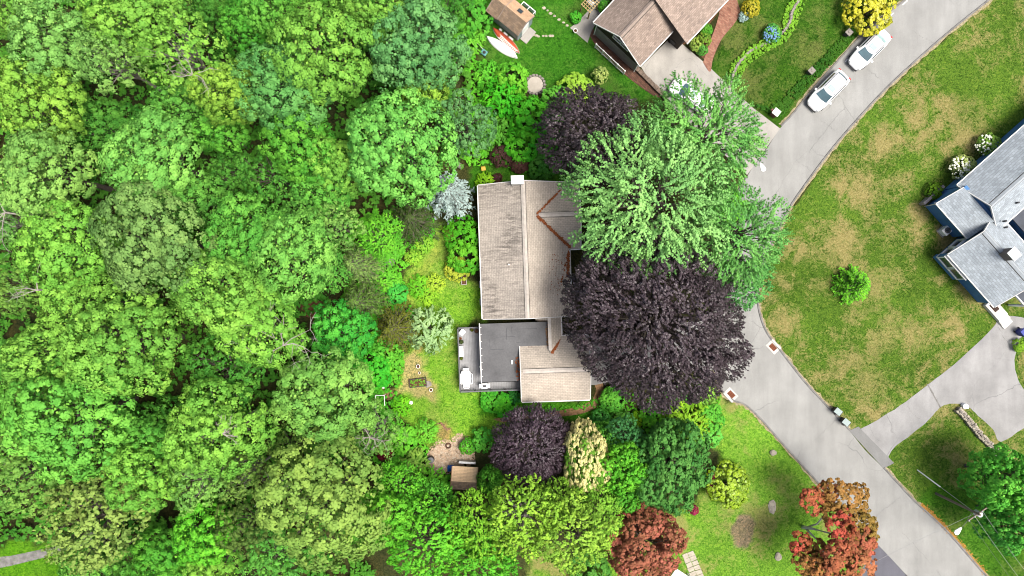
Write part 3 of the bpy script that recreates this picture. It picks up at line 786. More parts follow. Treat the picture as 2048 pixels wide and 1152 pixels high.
# white lattice along the end wall
lat = thing('white_lattice_fence', 'low white lattice fence along the brown house end wall', 'fence', nO, nb_ang)
for zz in (0.1, 1.12): MB().box(-0.62, -0.56, 0.9, 4.7, zz, zz+0.09).build('rail', M['white'], lat)
for k in range(26):
    y = 0.95 + k*0.144
    MB().box(-0.615, -0.575, y, y+0.05, 0.191, 1.118).build('slat', M['white'], lat)
for k in range(5): MB().box(-0.66, -0.52, 0.85+k*0.95, 0.95+k*0.95, 0, 1.25).build('post', M['white'], lat)
# retaining wall below the lattice and along the drive
M['rwall'] = simple('retaining_block', A(150,132,118), 0.95, 0, 0.3, 4, 0.1, 0, 0.4)
rw = thing('retaining_wall', 'low stone retaining wall between the concrete drive and brick path', 'wall')
pa, pb = P(1268,134), P(1330,196); d = (pb-pa).normalized(); ang = math.atan2(d.y, d.x); L = (pb-pa).length
r = random.Random(4); s_ = 0
while s_ < L:
    l_ = r.uniform(0.28, 0.5)
    MB().rbox(pa + d*(s_+l_/2) + Vector((0,0,0.22+r.uniform(-.02,.02))), (l_-0.02, 0.42+r.uniform(-.03,.03), 0.46), ang).build('block', M['rwall'], rw, bevel=0.02)
    s_ += l_

# --- grey-roofed blue house at the right edge
M['sh_grey'] = shingle_mat('grey_shingle', A(184,194,202,1.1), 'X', 0.0, 0.19, 0.36, 0.16)
M['sh_grey_y'] = shingle_mat('grey_shingle_cross', A(182,192,200,1.12), 'Y', 0.0, 0.19, 0.36, 0.16)
M['cap_grey'] = simple('grey_ridge', A(196,204,210), 0.9, 0, 0.1, 3)
M['wall_blue'] = siding('blue_siding', A(72,114,160,2.2))
M['roof_dark'] = simple('dark_flat_roof', A(84,90,102), 0.7, 0, 0.3, 1.2)
bh_ang = math.atan2(.664, .748)
bO = Vector((42.5, 10.38, 0))
bh = thing('grey_roofed_house', 'blue house with pale grey shingle roofs at the right edge', 'house', bO, bh_ang)
# local x = along n, local y = minus g
gable_roof(bh, 'X', -1.15, 14, -2.85, 2.85, 3.4, 5.6, M['sh_grey'], M['sh_grey'], M['trim'], M['cap_grey'])
gable_walls(bh, 'X', -0.8, 13.7, -2.85, 2.5, 3.65, 5.6, M['wall_blue'])
# lean-to at the near end, falling towards the drive side
q = [(-1.23, -0.35, 4.25), (-1.23, -4.55, 4.25), (-3.55, -4.55, 3.0), (-3.55, -0.10, 3.0)]
sl = MB().slab(q, 0.16).build('roof_slope', M['sh_grey_y'], bh)
MB().box(-3.66, -3.555, -4.5, -0.1, 2.86, 2.985).build('gutter', M['trim'], sl)
MB().slab([(-1.23, -0.28, 4.27), (-1.23, -0.345, 4.27), (-3.6, -0.095, 3.02), (-3.6, -0.02, 3.02)], 0.2).build('rake_board', M['trim'], sl)
MB().prism([(-3.2, -0.4), (-0.85, -0.4), (-0.85, -4.4), (-3.2, -4.4)], 0, [2.95, 4.1, 4.1, 2.95]).build('wall', M['wall_blue'], bh)
MB().box(-3.5, -0.9, -0.02, 0.25, 0, 0.9).build('wall', M['wall_grey'], bh)
MB().tube([(-3.6, 0.02, 2.9), (-3.3, -0.3, 2.6), (-3.28, -0.3, 0.1)], 0.045, 6).build('downspout', M['trim'], bh)
# lower cross wing with bay windows
gable_roof(bh, 'Y', -11.0, -4.4, -2.9, 3.05, 3.0, 5.0, M['sh_grey_y'], M['sh_grey_y'], M['trim'], M['cap_grey'])
gable_walls(bh, 'Y', -10.8, -4.75, -2.9, 2.7, 3.25, 5.0, M['wall_blue'])
MB().box(-6.05, -5.61, -7.4, -4.5, 0.25, 0.95).build('bay_base', M['wall_blue'], bh)
MB().box(-6.1, -5.61, -7.45, -4.45, 0.953, 1.05).build('bay_sill', M['trim'], bh)
for k in range(2): window(bh, (-6.0, -5.25-k*1.45, 1.75), 1.4, 1.38, (-1, 0), M['white'], M['glass'], 1, 0.10)
MB().box(-5.98, -5.61, -7.4, -4.5, 1.053, 2.55).build('bay_body', M['wall_blue'], bh)
for k in range(2): window(bh, (-5.25+k*1.25, -4.745, 1.6), 1.15, 1.5, (0, 1), M['white'], M['glass'], 1, 0.2)
MB().slab([(-6.15, -7.5, 2.6), (-6.15, -4.4, 2.6), (-5.55, -4.4, 2.78), (-5.55, -7.5, 2.78)], 0.06).build('bay_roof', M['trim'], bh)
chm = MB().box(-3.2, -2.45, -7.7, -6.85, 4.0, 6.2).build('chimney', simple('chimney_brick', (0.14, 0.12, 0.11), 0.9), bh)
MB().box(-3.27, -2.38, -7.77, -6.78, 6.203, 6.32).build('chimney_cap', M['white'], chm)
for x_, y_ in ((-0.6, -5.1), (-0.9, -5.6), (2.0, -3.9), (1.4, -4.6)): MB().lathe((x_, y_, 4.2), [(0.09, 0), (0.09, 0.5), (0.02, 0.52)], 8).build('vent_pipe', M['dark'], bh)
MB().box(0.9, 9, -10.5, -5.75, 0, 3.0).build('wall', M['wall_blue'], bh)
MB().box(0.75, 9.2, -10.6, -5.72, 3.003, 3.15).build('flat_roof', M['roof_dark'], bh)
# entry porch
MB().box(-3.6, -1.2, -13.1, -11.1, 2.75, 2.9).build('porch_roof', M['roof_dark'], bh)
for (a, b, c_, d) in ((-3.72,-3.603,-13.2,-11.1),(-3.6,-1.2,-13.22,-13.103)): MB().box(a, b, c_, d, 2.68, 2.93).build('porch_fascia', M['trim'], bh)
MB().box(-1.1, 6, -14, -11.05, 0, 2.7).build('wall', M['wall_blue'], bh)
for (x_, y_) in ((-3.5, -13.0), (-3.5, -11.4)): MB().box(x_-.08, x_+.08, y_-.08, y_+.08, 0, 2.745).build('porch_post', M['white'], bh)
steps = thing('entry_steps', 'white entry steps with a dark doormat beside the blue house', 'steps', bO, bh_ang)
for k, (y0, y1) in enumerate([(-13.4, -11.3), (-13.9, -13.41), (-14.4, -13.91)]):
    MB().box(-5.45, -4.35, y0, y1, 0, 0.55-0.17*k).build('step', simple('step_stone', (0.5, 0.48, 0.44), 0.8, 0, 0.1) if k == 0 else bpy.data.materials['step_stone'], steps, bevel=0.02)
mat_o = MB().box(-5.2, -4.65, -12.45, -11.55, 0.552, 0.57).build('doormat', simple('doormat', (0.04, 0.025, 0.02), 1.0, 0, 0.5, 9))
mat_o.location = bO; mat_o.rotation_euler = (0, 0, bh_ang); tag(mat_o, 'dark brown doormat lying on the white entry steps', 'doormat')
# AC unit
ac = thing('air_conditioner', 'white air conditioning unit on the grass beside the blue house wall', 'air conditioner', P(1886,462), bh_ang)
MB().box(-0.5, 0.5, -0.45, 0.45, 0, 0.06).build('pad', M['concrete'], ac)
MB().box(-0.42, 0.42, -0.36, 0.36, 0.063, 0.86).build('casing', M['white'], ac, bevel=0.04)
MB().lathe((0, 0, 0.862), [(0.29, 0), (0.29, 0.035), (0.25, 0.035), (0.25, 0.01)], 20).build('fan_grille', simple('ac_grille', (0.1, 0.1, 0.1), 0.5), ac)
for rr_ in (0.10, 0.18): MB().lathe((0, 0, 0.878), [(rr_, 0), (rr_, 0.02), (rr_-0.025, 0.02), (rr_-0.025, 0)], 16).build('ring', M['metal'], ac)
MB().box(0.42, 1.3, 0.1, 0.16, 0.3, 0.36).build('pipe', M['metal'], ac)

# --- garden shed with skylight (top) and small tan shed (bottom)
M['wall_shed'] = siding('shed_siding', A(188,208,212))
M['sh_shed'] = shingle_mat('shed_shingle', A(222,184,148,1.2), 'X', 0.2, 0.15, 0.3, 0.12)
M['sh_moss'] = shingle_mat('mossy_shingle', A(164,140,118,1.2), 'X', 0.5, 0.15, 0.3, 0.25)
sh_o = Vector((1.33, 24.9, 0)); sh_a = math.atan2(.635, -.77)
shed = thing('garden_shed', 'pale blue garden shed with brown roof and skylight beside the canoes', 'shed', sh_o, sh_a)
# local x = along the ridge to the upper left, local y: + = lower left side
gable_roof(shed, 'X', 0.0, 2.45, 0.0, 1.25, 2.25, 3.15, M['sh_shed'], M['sh_moss'], M['cap_brown'], None, eave_trim=(0, 0), t=0.1)
gable_walls(shed, 'X', 0.10, 2.4, 0.0, 1.12, 2.33, 3.15, M['wall_shed'])
gable_roof(shed, 'X', 2.52, 3.85, 0.0, 1.3, 2.05, 2.98, M['sh_shed'], M['sh_moss'], M['cap_brown'], None, eave_trim=(0, 0), t=0.1, rake_trim=(0, 1))
gable_walls(shed, 'X', 2.45, 3.75, 0.0, 1.1, 2.2, 2.98, M['wall_shed'])
sk = MB().slab([(0.95, -0.38, 2.95), (1.45, -0.38, 2.95), (1.45, -0.80, 2.65), (0.95, -0.80, 2.65)], 0.06).build('skylight', M['dark'], shed)
MB().slab([(1.0, -0.43, 2.93), (1.4, -0.43, 2.93), (1.4, -0.75, 2.70), (1.0, -0.75, 2.70)], 0.03).build('pane', M['glass'], sk)
MB().box(0.06, 0.098, -0.5, 0.5, 0.1, 1.9).build('door', M['white'], shed)
MB().box(0.4, 1.9, -2.0, -1.93, 0.1, 1.0).build('side_rail', M['white'], shed)
for x_ in (0.4, 1.1, 1.86): MB().box(x_, x_+.06, -1.928, -1.15, 0.9, 0.98).build('side_rail', M['white'], shed)
MB().box(-0.75, 0.05, -0.7, 0.8, 0.0, 0.12).build('door_ramp', M['concrete'], shed)
for k, (x_, l_) in enumerate(((0.5, .5), (1.2, .45), (1.9, .3))):
    o = MB().box(x_, x_+l_, 1.25, 1.45, 0, 0.25).build('white_plank', M['white'], None, bevel=0.02); o.location = sh_o; o.rotation_euler = (0, 0, sh_a)
    tag(o, 'short white block on the ground under the shed wall, ' + ('nearest the shed corner', 'middle one of three', 'farthest from the shed corner')[k], 'block', 'white blocks under the shed wall')
s2o = P(930, 947, 0); s2a = R(-3)
M['sh_tan2'] = shingle_mat('tan_board_roof', A(218,186,150,2.0), 'X', 0.1, 0.12, 0.6, 0.06)
shed2 = thing('small_tan_shed', 'small shed with plain tan roof by the wood chip yard', 'shed', s2o, s2a)
gable_roof(shed2, 'X', -1.15, 1.25, -0.25, 0.85, 2.0, 2.45, M['sh_moss'], M['sh_tan2'], simple('tan_trim', A(190,150,110)), None, hw2=1.3, eave_trim=(0, 0), t=0.1)
gable_walls(shed2, 'X', -1.05, 1.15, -0.25, 0.72, 2.08, 2.45, siding('dark_siding', (0.06, 0.045, 0.035)), hw2=0.7)
MB().box(-0.6, 1.0, 1.15, 1.35, 0, 0.9).build('bench_shelf', M['metal'], shed2)

# --- corner of a white roof and stone pad at the bottom edge
wob_ = thing('white_roofed_porch', 'corner of a white porch roof at the bottom edge beside the red tree', 'porch', P(1362,1150), R(-33))
MB().slab([(-1.6, -1.0, 2.3), (0.55, -1.0, 2.3), (0.55, 0.65, 2.5), (-1.6, 0.65, 2.5)], 0.12).build('roof_panel', M['white'], wob_)
for k in range(4): MB().box(-1.6, 0.6, 0.66, 0.72, 2.35, 2.55).build('rib', M['white'], wob_) if k == 0 else MB().slab([(-1.6+k*0.52, -1.0, 2.33), (-1.57+k*0.52, -1.0, 2.33), (-1.57+k*0.52, 0.65, 2.53), (-1.6+k*0.52, 0.65, 2.53)], 0.04).build('rib', M['metal'], wob_)
for x_ in (-1.5, 0.45): MB().box(x_-.06, x_+.06, 0.4, 0.52, 0, 2.36).build('post', M['white'], wob_)
M['flag'] = simple('flagstone', A(214,204,186), 0.9, 0, 0.2, 3, 0.1, 0, 0.3)
padd = tag(empty('flagstone_pad'), kind='structure')
r = random.Random(8)
q0, q1, q2, q3 = (P(*p) for p in ((1364,1110), (1386,1100), (1414,1165), (1388,1172)))
for i in range(7):
    for j in range(2):
        def bl(u, v_): return q0*(1-u)*(1-v_) + q1*u*(1-v_) + q2*u*v_ + q3*(1-u)*v_
        u0, u1, v0, v1 = (j+.03)/2, (j+.97)/2, (i+.04)/7, (i+.96)/7
        pts = [bl(u0, v0), bl(u1, v0), bl(u1, v1), bl(u0, v1)]
        pts = [(p.x + r.uniform(-.03, .03), p.y + r.uniform(-.03, .03)) for p in pts]
        MB().prism(pts, 0, 0.05 + r.uniform(0, .015)).build('flagstone', M['flag'], padd)
# ------------------------------------------------------------------ trees and shrubs
def unit(v): return v / (np.linalg.norm(v, axis=-1, keepdims=True) + 1e-9)
def leaves_mesh(name, pos, nrm, size, tint, rg, aspect=0.42, droop=0.15, along=None):
    """folded leaf, two triangles each"""
    n = len(pos)
    t = rg.normal(size=(n, 3)) if along is None else along + rg.normal(size=(n, 3))*0.35
    t = unit(t - nrm*(t*nrm).sum(1, keepdims=True)); b = np.cross(nrm, t)
    s = size[:, None]
    base = pos - t*s*0.5; tip = pos + t*s*0.5 - nrm*s*droop
    l = pos + b*s*aspect - nrm*s*0.12 + t*s*0.05; r_ = pos - b*s*aspect - nrm*s*0.12 + t*s*0.05
    v = np.stack([base, l, tip, r_], 1).reshape(-1, 3)
    i = np.arange(n)[:, None]*4
    f = np.concatenate([i + np.array([[0, 2, 1]]), i + np.array([[0, 3, 2]])], 1).reshape(-1, 3)
    return np_mesh(name, v, f, np.repeat(tint, 2))
def crown_puffs(rg, Rr, hz, nl, lr, sp, low=-0.25, gap=0.0, flatten=0.85, irr=0.14):
    """clump positions over a lumpy dome made of nl lobes; returns points, outward normals, lobe tints, lobe centres"""
    k = np.arange(nl) + 0.5
    th = np.arccos(1 - k/nl*(1-low)); ph = k*2.39996 + rg.uniform(0, 6.28)
    d = np.stack([np.sin(th)*np.cos(ph), np.sin(th)*np.sin(ph), np.cos(th)], 1) + rg.normal(size=(nl, 3))*0.16
    lrs = lr*rg.uniform(0.72, 1.3, nl)
    rad = rg.uniform(1-irr, 1+irr*0.55, nl)
    c = unit(d)*np.stack([(Rr-lrs)*rad, (Rr-lrs)*rad, (hz-lrs*0.7)*rad], 1)
    c[:, 2] *= flatten
    pts, nrms, tin = [], [], []
    for i in range(nl):
        n = max(6, int(4*math.pi*lrs[i]**2*0.75/sp**2))
        q = unit(rg.normal(size=(n*2, 3))); q = q[q[:, 2] > -0.45][:n]
        p = c[i] + q*lrs[i]*rg.uniform(0.86, 1.06, (len(q), 1))*np.array([1, 1, 0.85])
        keep = np.ones(len(p), bool)
        for j in range(nl):
            if j != i: keep &= np.linalg.norm(p-c[j], axis=1) > lrs[j]*0.84
        if gap: keep &= rg.random(len(p)) > gap
        p, q = p[keep], q[keep]
        pts.append(p); nrms.append(unit(q + unit(c[i])*0.45 + np.array([0, 0, 0.12]))); tin.append(np.full(len(p), rg.random()))
    return np.concatenate(pts), np.concatenate(nrms), np.concatenate(tin), c, lrs
def puff_leaves(rg, p, n, tin, per, pr, leaf, flatn=0.35, elong=0.0, radial=0.25):
    m = len(p)
    P_ = np.repeat(p, per, 0); N_ = np.repeat(n, per, 0)
    prs = np.repeat(pr*rg.uniform(0.65, 1.3, m), per)[:, None]
    d = unit(N_ + rg.normal(size=P_.shape)*0.65)
    pos = P_ + d*prs*rg.uniform(0.55, 1.0, (len(P_), 1))*np.array([1, 1, 0.8])
    al = None
    if elong:
        ax = unit(n*np.array([1, 1, 0.35]) + radial*unit(p*np.array([1, 1, 0.3])) + rg.normal(size=p.shape)*(0.55 - 0.3*radial))
        AX = np.repeat(ax, per, 0); u = rg.uniform(-1, 1, (len(P_), 1))
        pos = P_ + AX*u*elong + d*prs*0.75*(1.05 - 0.75*np.abs(u)**1.5)
        al = AX
    nn = unit(d*0.95 + N_*0.3 + np.array([0, 0, flatn]) + rg.normal(size=P_.shape)*0.24)
    sz = leaf*rg.uniform(0.5, 1.45, len(P_))
    ti = 0.08 + 0.42*np.repeat(tin, per) + 0.26*np.repeat(rg.random(m), per) + 0.16*rg.random(len(P_))
    return pos, nn, sz, ti, al
def limbs(rg, hc, c, base_r, mb=None, sides=6, twig=True):
    mb = mb or MB()
    top = Vector((0, 0, hc*0.95))
    mb.tube([(0, 0, -0.05), (0.05, -0.03, hc*0.3), (0.0, 0.06, hc*0.62), top], [base_r*1.25, base_r, base_r*0.8, base_r*0.4], 8)
    for q in c:
        st = Vector((0, 0, hc*rg.uniform(0.45, 0.85))); e = Vector((q[0]*0.9, q[1]*0.9, hc + q[2]*0.8)); m = st.lerp(e, 0.5) + Vector((rg.normal()*.2, rg.normal()*.2, 0.25))
        mb.tube([st, m, e], [base_r*0.42, base_r*0.28, base_r*0.10], 5)
        if twig:
            for k in range(3):
                e2 = e + Vector((rg.normal()*0.7, rg.normal()*0.7, abs(rg.normal())*0.5))
                mb.tube([m.lerp(e, 0.5), e2], [base_r*0.13, base_r*0.03], 4)
    return mb
def broad(seed, Rr=4.5, hc=10.0, hz=3.9, nl=17, lr=1.75, sp=0.62, pr=0.42, per=26, leaf=0.27, gap=0.0, elong=0.0, low=-0.3, base_r=0.24, flatten=0.85, inner=0.35, irr=0.14, radial=0.25, flatn=0.12):
    rg = np.random.default_rng(seed)
    p, n, ti, c, lrs = crown_puffs(rg, Rr, hz, nl, lr, sp, low, gap, flatten, irr)
    pos, nn, sz, tint, al = puff_leaves(rg, p, n, ti, per, pr, leaf, flatn, elong, radial)
    if inner:   # shaded leaves inside the lobes keep the crown from being a hollow shell
        k = rg.integers(0, len(c), int(len(p)*per*inner*0.35))
        ip = c[k] + rg.normal(size=(len(k), 3))*lrs[k][:, None]*0.38
        pos = np.concatenate([pos, ip]); nn = np.concatenate([nn, unit(rg.normal(size=ip.shape) + np.array([0, 0, 0.6]))])
        sz = np.concatenate([sz, leaf*1.5*rg.uniform(.7, 1.2, len(k))]); tint = np.concatenate([tint, rg.random(len(k))])
        if al is not None: al = np.concatenate([al, rg.normal(size=ip.shape)])
    pos = pos + np.array([0, 0, hc])
    me = leaves_mesh('crown', pos, nn, sz, tint, rg, along=al)
    tr = limbs(rg, hc, c, base_r)
    tm = bpy.data.meshes.new('trunk'); tm.from_pydata(tr.v, [], tr.f); tm.update()
    return dict(crown=me, trunk=tm, R=Rr, top=hc+hz*flatten, ref=hc+hz*0.25)
def conifer(seed, Rr=3.0, h=11.0, tiers=16, per_t=13, leaf=0.30, dens=26, droop=0.25, base=1.2):
    rg = np.random.default_rng(seed); pos, nn, sz, ti, al = [], [], [], [], []
    mb = MB(); mb.tube([(0, 0, 0), (0, 0, h*0.5), (0, 0, h)], [0.22, 0.14, 0.02], 7)
    for k in range(tiers):
        f = k/(tiers-1); z = base + (h-base)*f; rr_ = Rr*(1-f)**0.85*rg.uniform(0.88, 1.08) + 0.15
        nb_ = max(5, int(per_t*(1-f*0.5)))
        for j in range(nb_):
            a = 6.283*(j/nb_) + k*0.7 + rg.normal()*0.12; L = rr_*rg.uniform(0.8, 1.12)
            d = np.array([math.cos(a), math.sin(a), -droop + f*0.35]); side = np.array([-math.sin(a), math.cos(a), 0])
            mb.tube([(0, 0, z), tuple(np.array([0, 0, z]) + d*L*0.9)], [0.035, 0.01], 4, False)
            n = max(6, int(dens*L/Rr)); u = rg.uniform(0.12, 1, n)**0.8
            w = (1-u)*0.30*L + 0.10
            sgn = rg.choice([-1, 1], n)
            p = np.array([0, 0, z]) + d*(u*L)[:, None] + side*(sgn*rg.uniform(0, 1, n)*w)[:, None] + np.array([0, 0, 1])*(rg.normal(size=n)*0.06 - 0.10*u*u*L)[:, None]
            pos.append(p); nn.append(unit(np.array([0, 0, 1]) + rg.normal(size=(n, 3))*0.4 + d*0.2)); sz.append(leaf*rg.uniform(0.7, 1.3, n))
            ti.append(np.clip(0.5*rg.random() + 0.5*rg.random(n), 0, 1)); al.append(np.repeat((d + 0)[None], n, 0) + side*(sgn*0.7)[:, None])
    me = leaves_mesh('crown', np.concatenate(pos), np.concatenate(nn), np.concatenate(sz), np.concatenate(ti), rg, aspect=0.2, droop=0.2, along=np.concatenate(al))
    tm = bpy.data.meshes.new('trunk'); tm.from_pydata(mb.v, [], mb.f); tm.update()
    return dict(crown=me, trunk=tm, R=Rr, top=h, ref=base + (h-base)*0.25)
def bush(seed, Rr=1.0, hgt=1.2, nl=9, lr=0.45, sp=0.2, pr=0.15, per=16, leaf=0.13, elong=0.0, aspect=0.42):
    rg = np.random.default_rng(seed)
    p, n, ti, c, lrs = crown_puffs(rg, Rr, hgt*0.62, nl, lr, sp, -0.35)
    pos, nn, sz, tint, al = puff_leaves(rg, p, n, ti, per, pr, leaf, 0.35, elong)
    pos = pos + np.array([0, 0, hgt*0.5]); pos[:, 2] = np.maximum(pos[:, 2], 0.03)
    me = leaves_mesh('foliage', pos, nn, sz, tint, rg, aspect=aspect, along=al)
    mb = MB()
    for q in c[:7]: mb.tube([(q[0]*.1, q[1]*.1, -0.02), (q[0]*.5, q[1]*.5, hgt*.3), (q[0]*.8, q[1]*.8, hgt*.5 + q[2]*.6)], [0.03, 0.022, 0.008], 4)
    tm = bpy.data.meshes.new('stem'); tm.from_pydata(mb.v, [], mb.f); tm.update()
    return dict(crown=me, trunk=tm, R=Rr, top=hgt, ref=hgt*0.6)

PROTO = {
 'round':  [broad(s, nl=20+s % 3*3, lr=1.55, hz=5.0, sp=0.90, pr=0.54, per=58, leaf=0.20, irr=0.22, flatn=0.05, inner=0.3) for s in (1, 2, 3, 4, 5)],
 'lobed':  [broad(s, nl=14+s % 3*2, lr=1.65, hz=5.0, sp=0.90, pr=0.54, per=58, leaf=0.20, flatn=0.05, flatten=0.8, irr=0.36, inner=0.3) for s in (11, 12, 13, 14, 15)],
 'airy':   [broad(s, nl=24, lr=1.1, sp=0.70, pr=0.40, per=28, leaf=0.19, gap=0.2, inner=0.15, irr=0.36) for s in (21, 22, 23)],
 'feather':[broad(s, nl=30, lr=1.1, sp=0.60, pr=0.24, per=26, leaf=0.20, elong=0.36, gap=0.15, inner=0.15, irr=0.28) for s in (31, 32, 33)],
 'silver': [broad(s, Rr=7.0, hc=11.5, hz=5.2, nl=46, lr=1.5, sp=0.64, pr=0.25, per=34, leaf=0.18, elong=0.62, gap=0.12, inner=0.10, irr=0.32, base_r=0.35, radial=0.75) for s in (36, 37)],
 'beech':  [broad(s, Rr=5.0, hc=8.5, hz=5.5, nl=60, lr=1.1, sp=0.42, pr=0.19, per=26, leaf=0.14, elong=0.28, inner=0.12, low=-0.35, radial=0.45) for s in (41,)],
 'bigbeech': [broad(43, Rr=7.7, hc=9.0, hz=7.5, nl=120, lr=1.3, sp=0.42, pr=0.19, per=26, leaf=0.145, elong=0.32, inner=0.10, low=-0.3, base_r=0.45, radial=0.45)],
 'low':    [broad(s, hc=5.2, hz=4.6, nl=40, lr=1.2, sp=0.58, pr=0.36, per=24, leaf=0.23, low=-0.75, irr=0.2, inner=0.2) for s in (55, 56, 57)],
 'oval':   [broad(s, hc=8.5, hz=5.2, nl=28, lr=1.35, sp=0.50, pr=0.34, per=24, leaf=0.22) for s in (51, 52)],
 'conifer':[conifer(s) for s in (61, 62)],
 'spruce': [conifer(65, 2.6, 10, 15, 12, 0.34, 34, 0.3)],
 'cone':   [conifer(66, 1.6, 4.6, 17, 15, 0.24, 30, 0.1, 0.15)],
 'bush':   [bush(s) for s in (71, 72, 73)],
 'rhodo':  [bush(s, nl=11, leaf=0.2, per=14, sp=0.26, pr=0.2, aspect=0.25) for s in (75, 76)],
 'fern':   [bush(s, nl=8, leaf=0.24, per=12, sp=0.28, pr=0.12, elong=0.22, aspect=0.18) for s in (78, 79)],
 'ball':   [bush(s, nl=22, lr=0.34, leaf=0.09, per=18, sp=0.15, pr=0.10) for s in (81, 82)],
}
KMAT = {'beech': 'leaf_dense', 'bigbeech': 'leaf_dense', 'conifer': 'needle', 'spruce': 'needle', 'cone': 'needle', 'ball': 'leaf_dense'}
CROWN_NAMES = {'bush', 'rhodo', 'fern', 'ball'}
_cnt = {}
trng = random.Random(99)
def plant(px, py, r, kind, col, label, h=None, name=None, cat=None, mat=None, group=None, sq=1.0, rot=None, bark='bark', ground_px=False):
    """a tree whose crown shows at pixel (px,py) with pixel radius r; h = total height in metres"""
    pr = PROTO[kind]; k = _cnt.get(kind, 0); _cnt[kind] = k+1; pr = pr[k % len(pr)]
    is_b = kind in CROWN_NAMES
    R0 = r/PPM
    if h is None: h = (R0*1.25 if is_b else {'cone': 3.6}.get(kind, 6.5 + R0*1.75))
    sz = h/pr['top']; zref = pr['ref']*sz
    Rr = r/PPM*(CAM_H-zref)/CAM_H
    sx = Rr/pr['R']
    loc = P(px, py, zref); loc.z = 0
    nm = name or ('shrub' if is_b else ('conifer_tree' if kind in ('conifer', 'spruce', 'cone') else 'broadleaf_tree'))
    o = thing(nm, label, cat or ('shrub' if is_b else 'tree'), loc, rot if rot is not None else trng.uniform(0, 6.28), group or ('shrubs in the gardens' if is_b else 'trees'))
    mt = M[mat or KMAT.get(kind, 'leaf')]
    cr = bpy.data.objects.new('foliage' if is_b else 'crown', pr['crown']); COL.objects.link(cr); cr.parent = o
    if not pr['crown'].materials: pr['crown'].materials.append(mt)
    cr.material_slots[0].link = 'OBJECT'; cr.material_slots[0].material = mt
    cr.color = (*col, 1)
    tk = bpy.data.objects.new('stem' if is_b else 'trunk', pr['trunk']); COL.objects.link(tk); tk.parent = o
    if not pr['trunk'].materials: pr['trunk'].materials.append(M['bark'])
    if bark != 'bark':
        tk.material_slots[0].link = 'OBJECT'; tk.material_slots[0].material = M[bark]
    for c_ in (cr, tk): c_.scale = (sx*sq, sx/sq, sz)
    return o
LK = 1.48
LIME = A(142,204,82,LK); LGRN = A(136,206,92,LK); YLIME = A(154,208,80,LK); MID = A(116,190,76,LK); PALE = A(146,204,100,LK)
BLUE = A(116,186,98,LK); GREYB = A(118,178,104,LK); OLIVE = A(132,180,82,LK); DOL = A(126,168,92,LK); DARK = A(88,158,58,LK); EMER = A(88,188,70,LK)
BRIGHT = A(116,206,60,LK); PURP = A(92,78,88,1.05); SILV = A(184,208,202,1.25); CONI = A(96,130,54,LK); GREEN = A(104,188,64,LK)
W = 'in the left-hand woods'
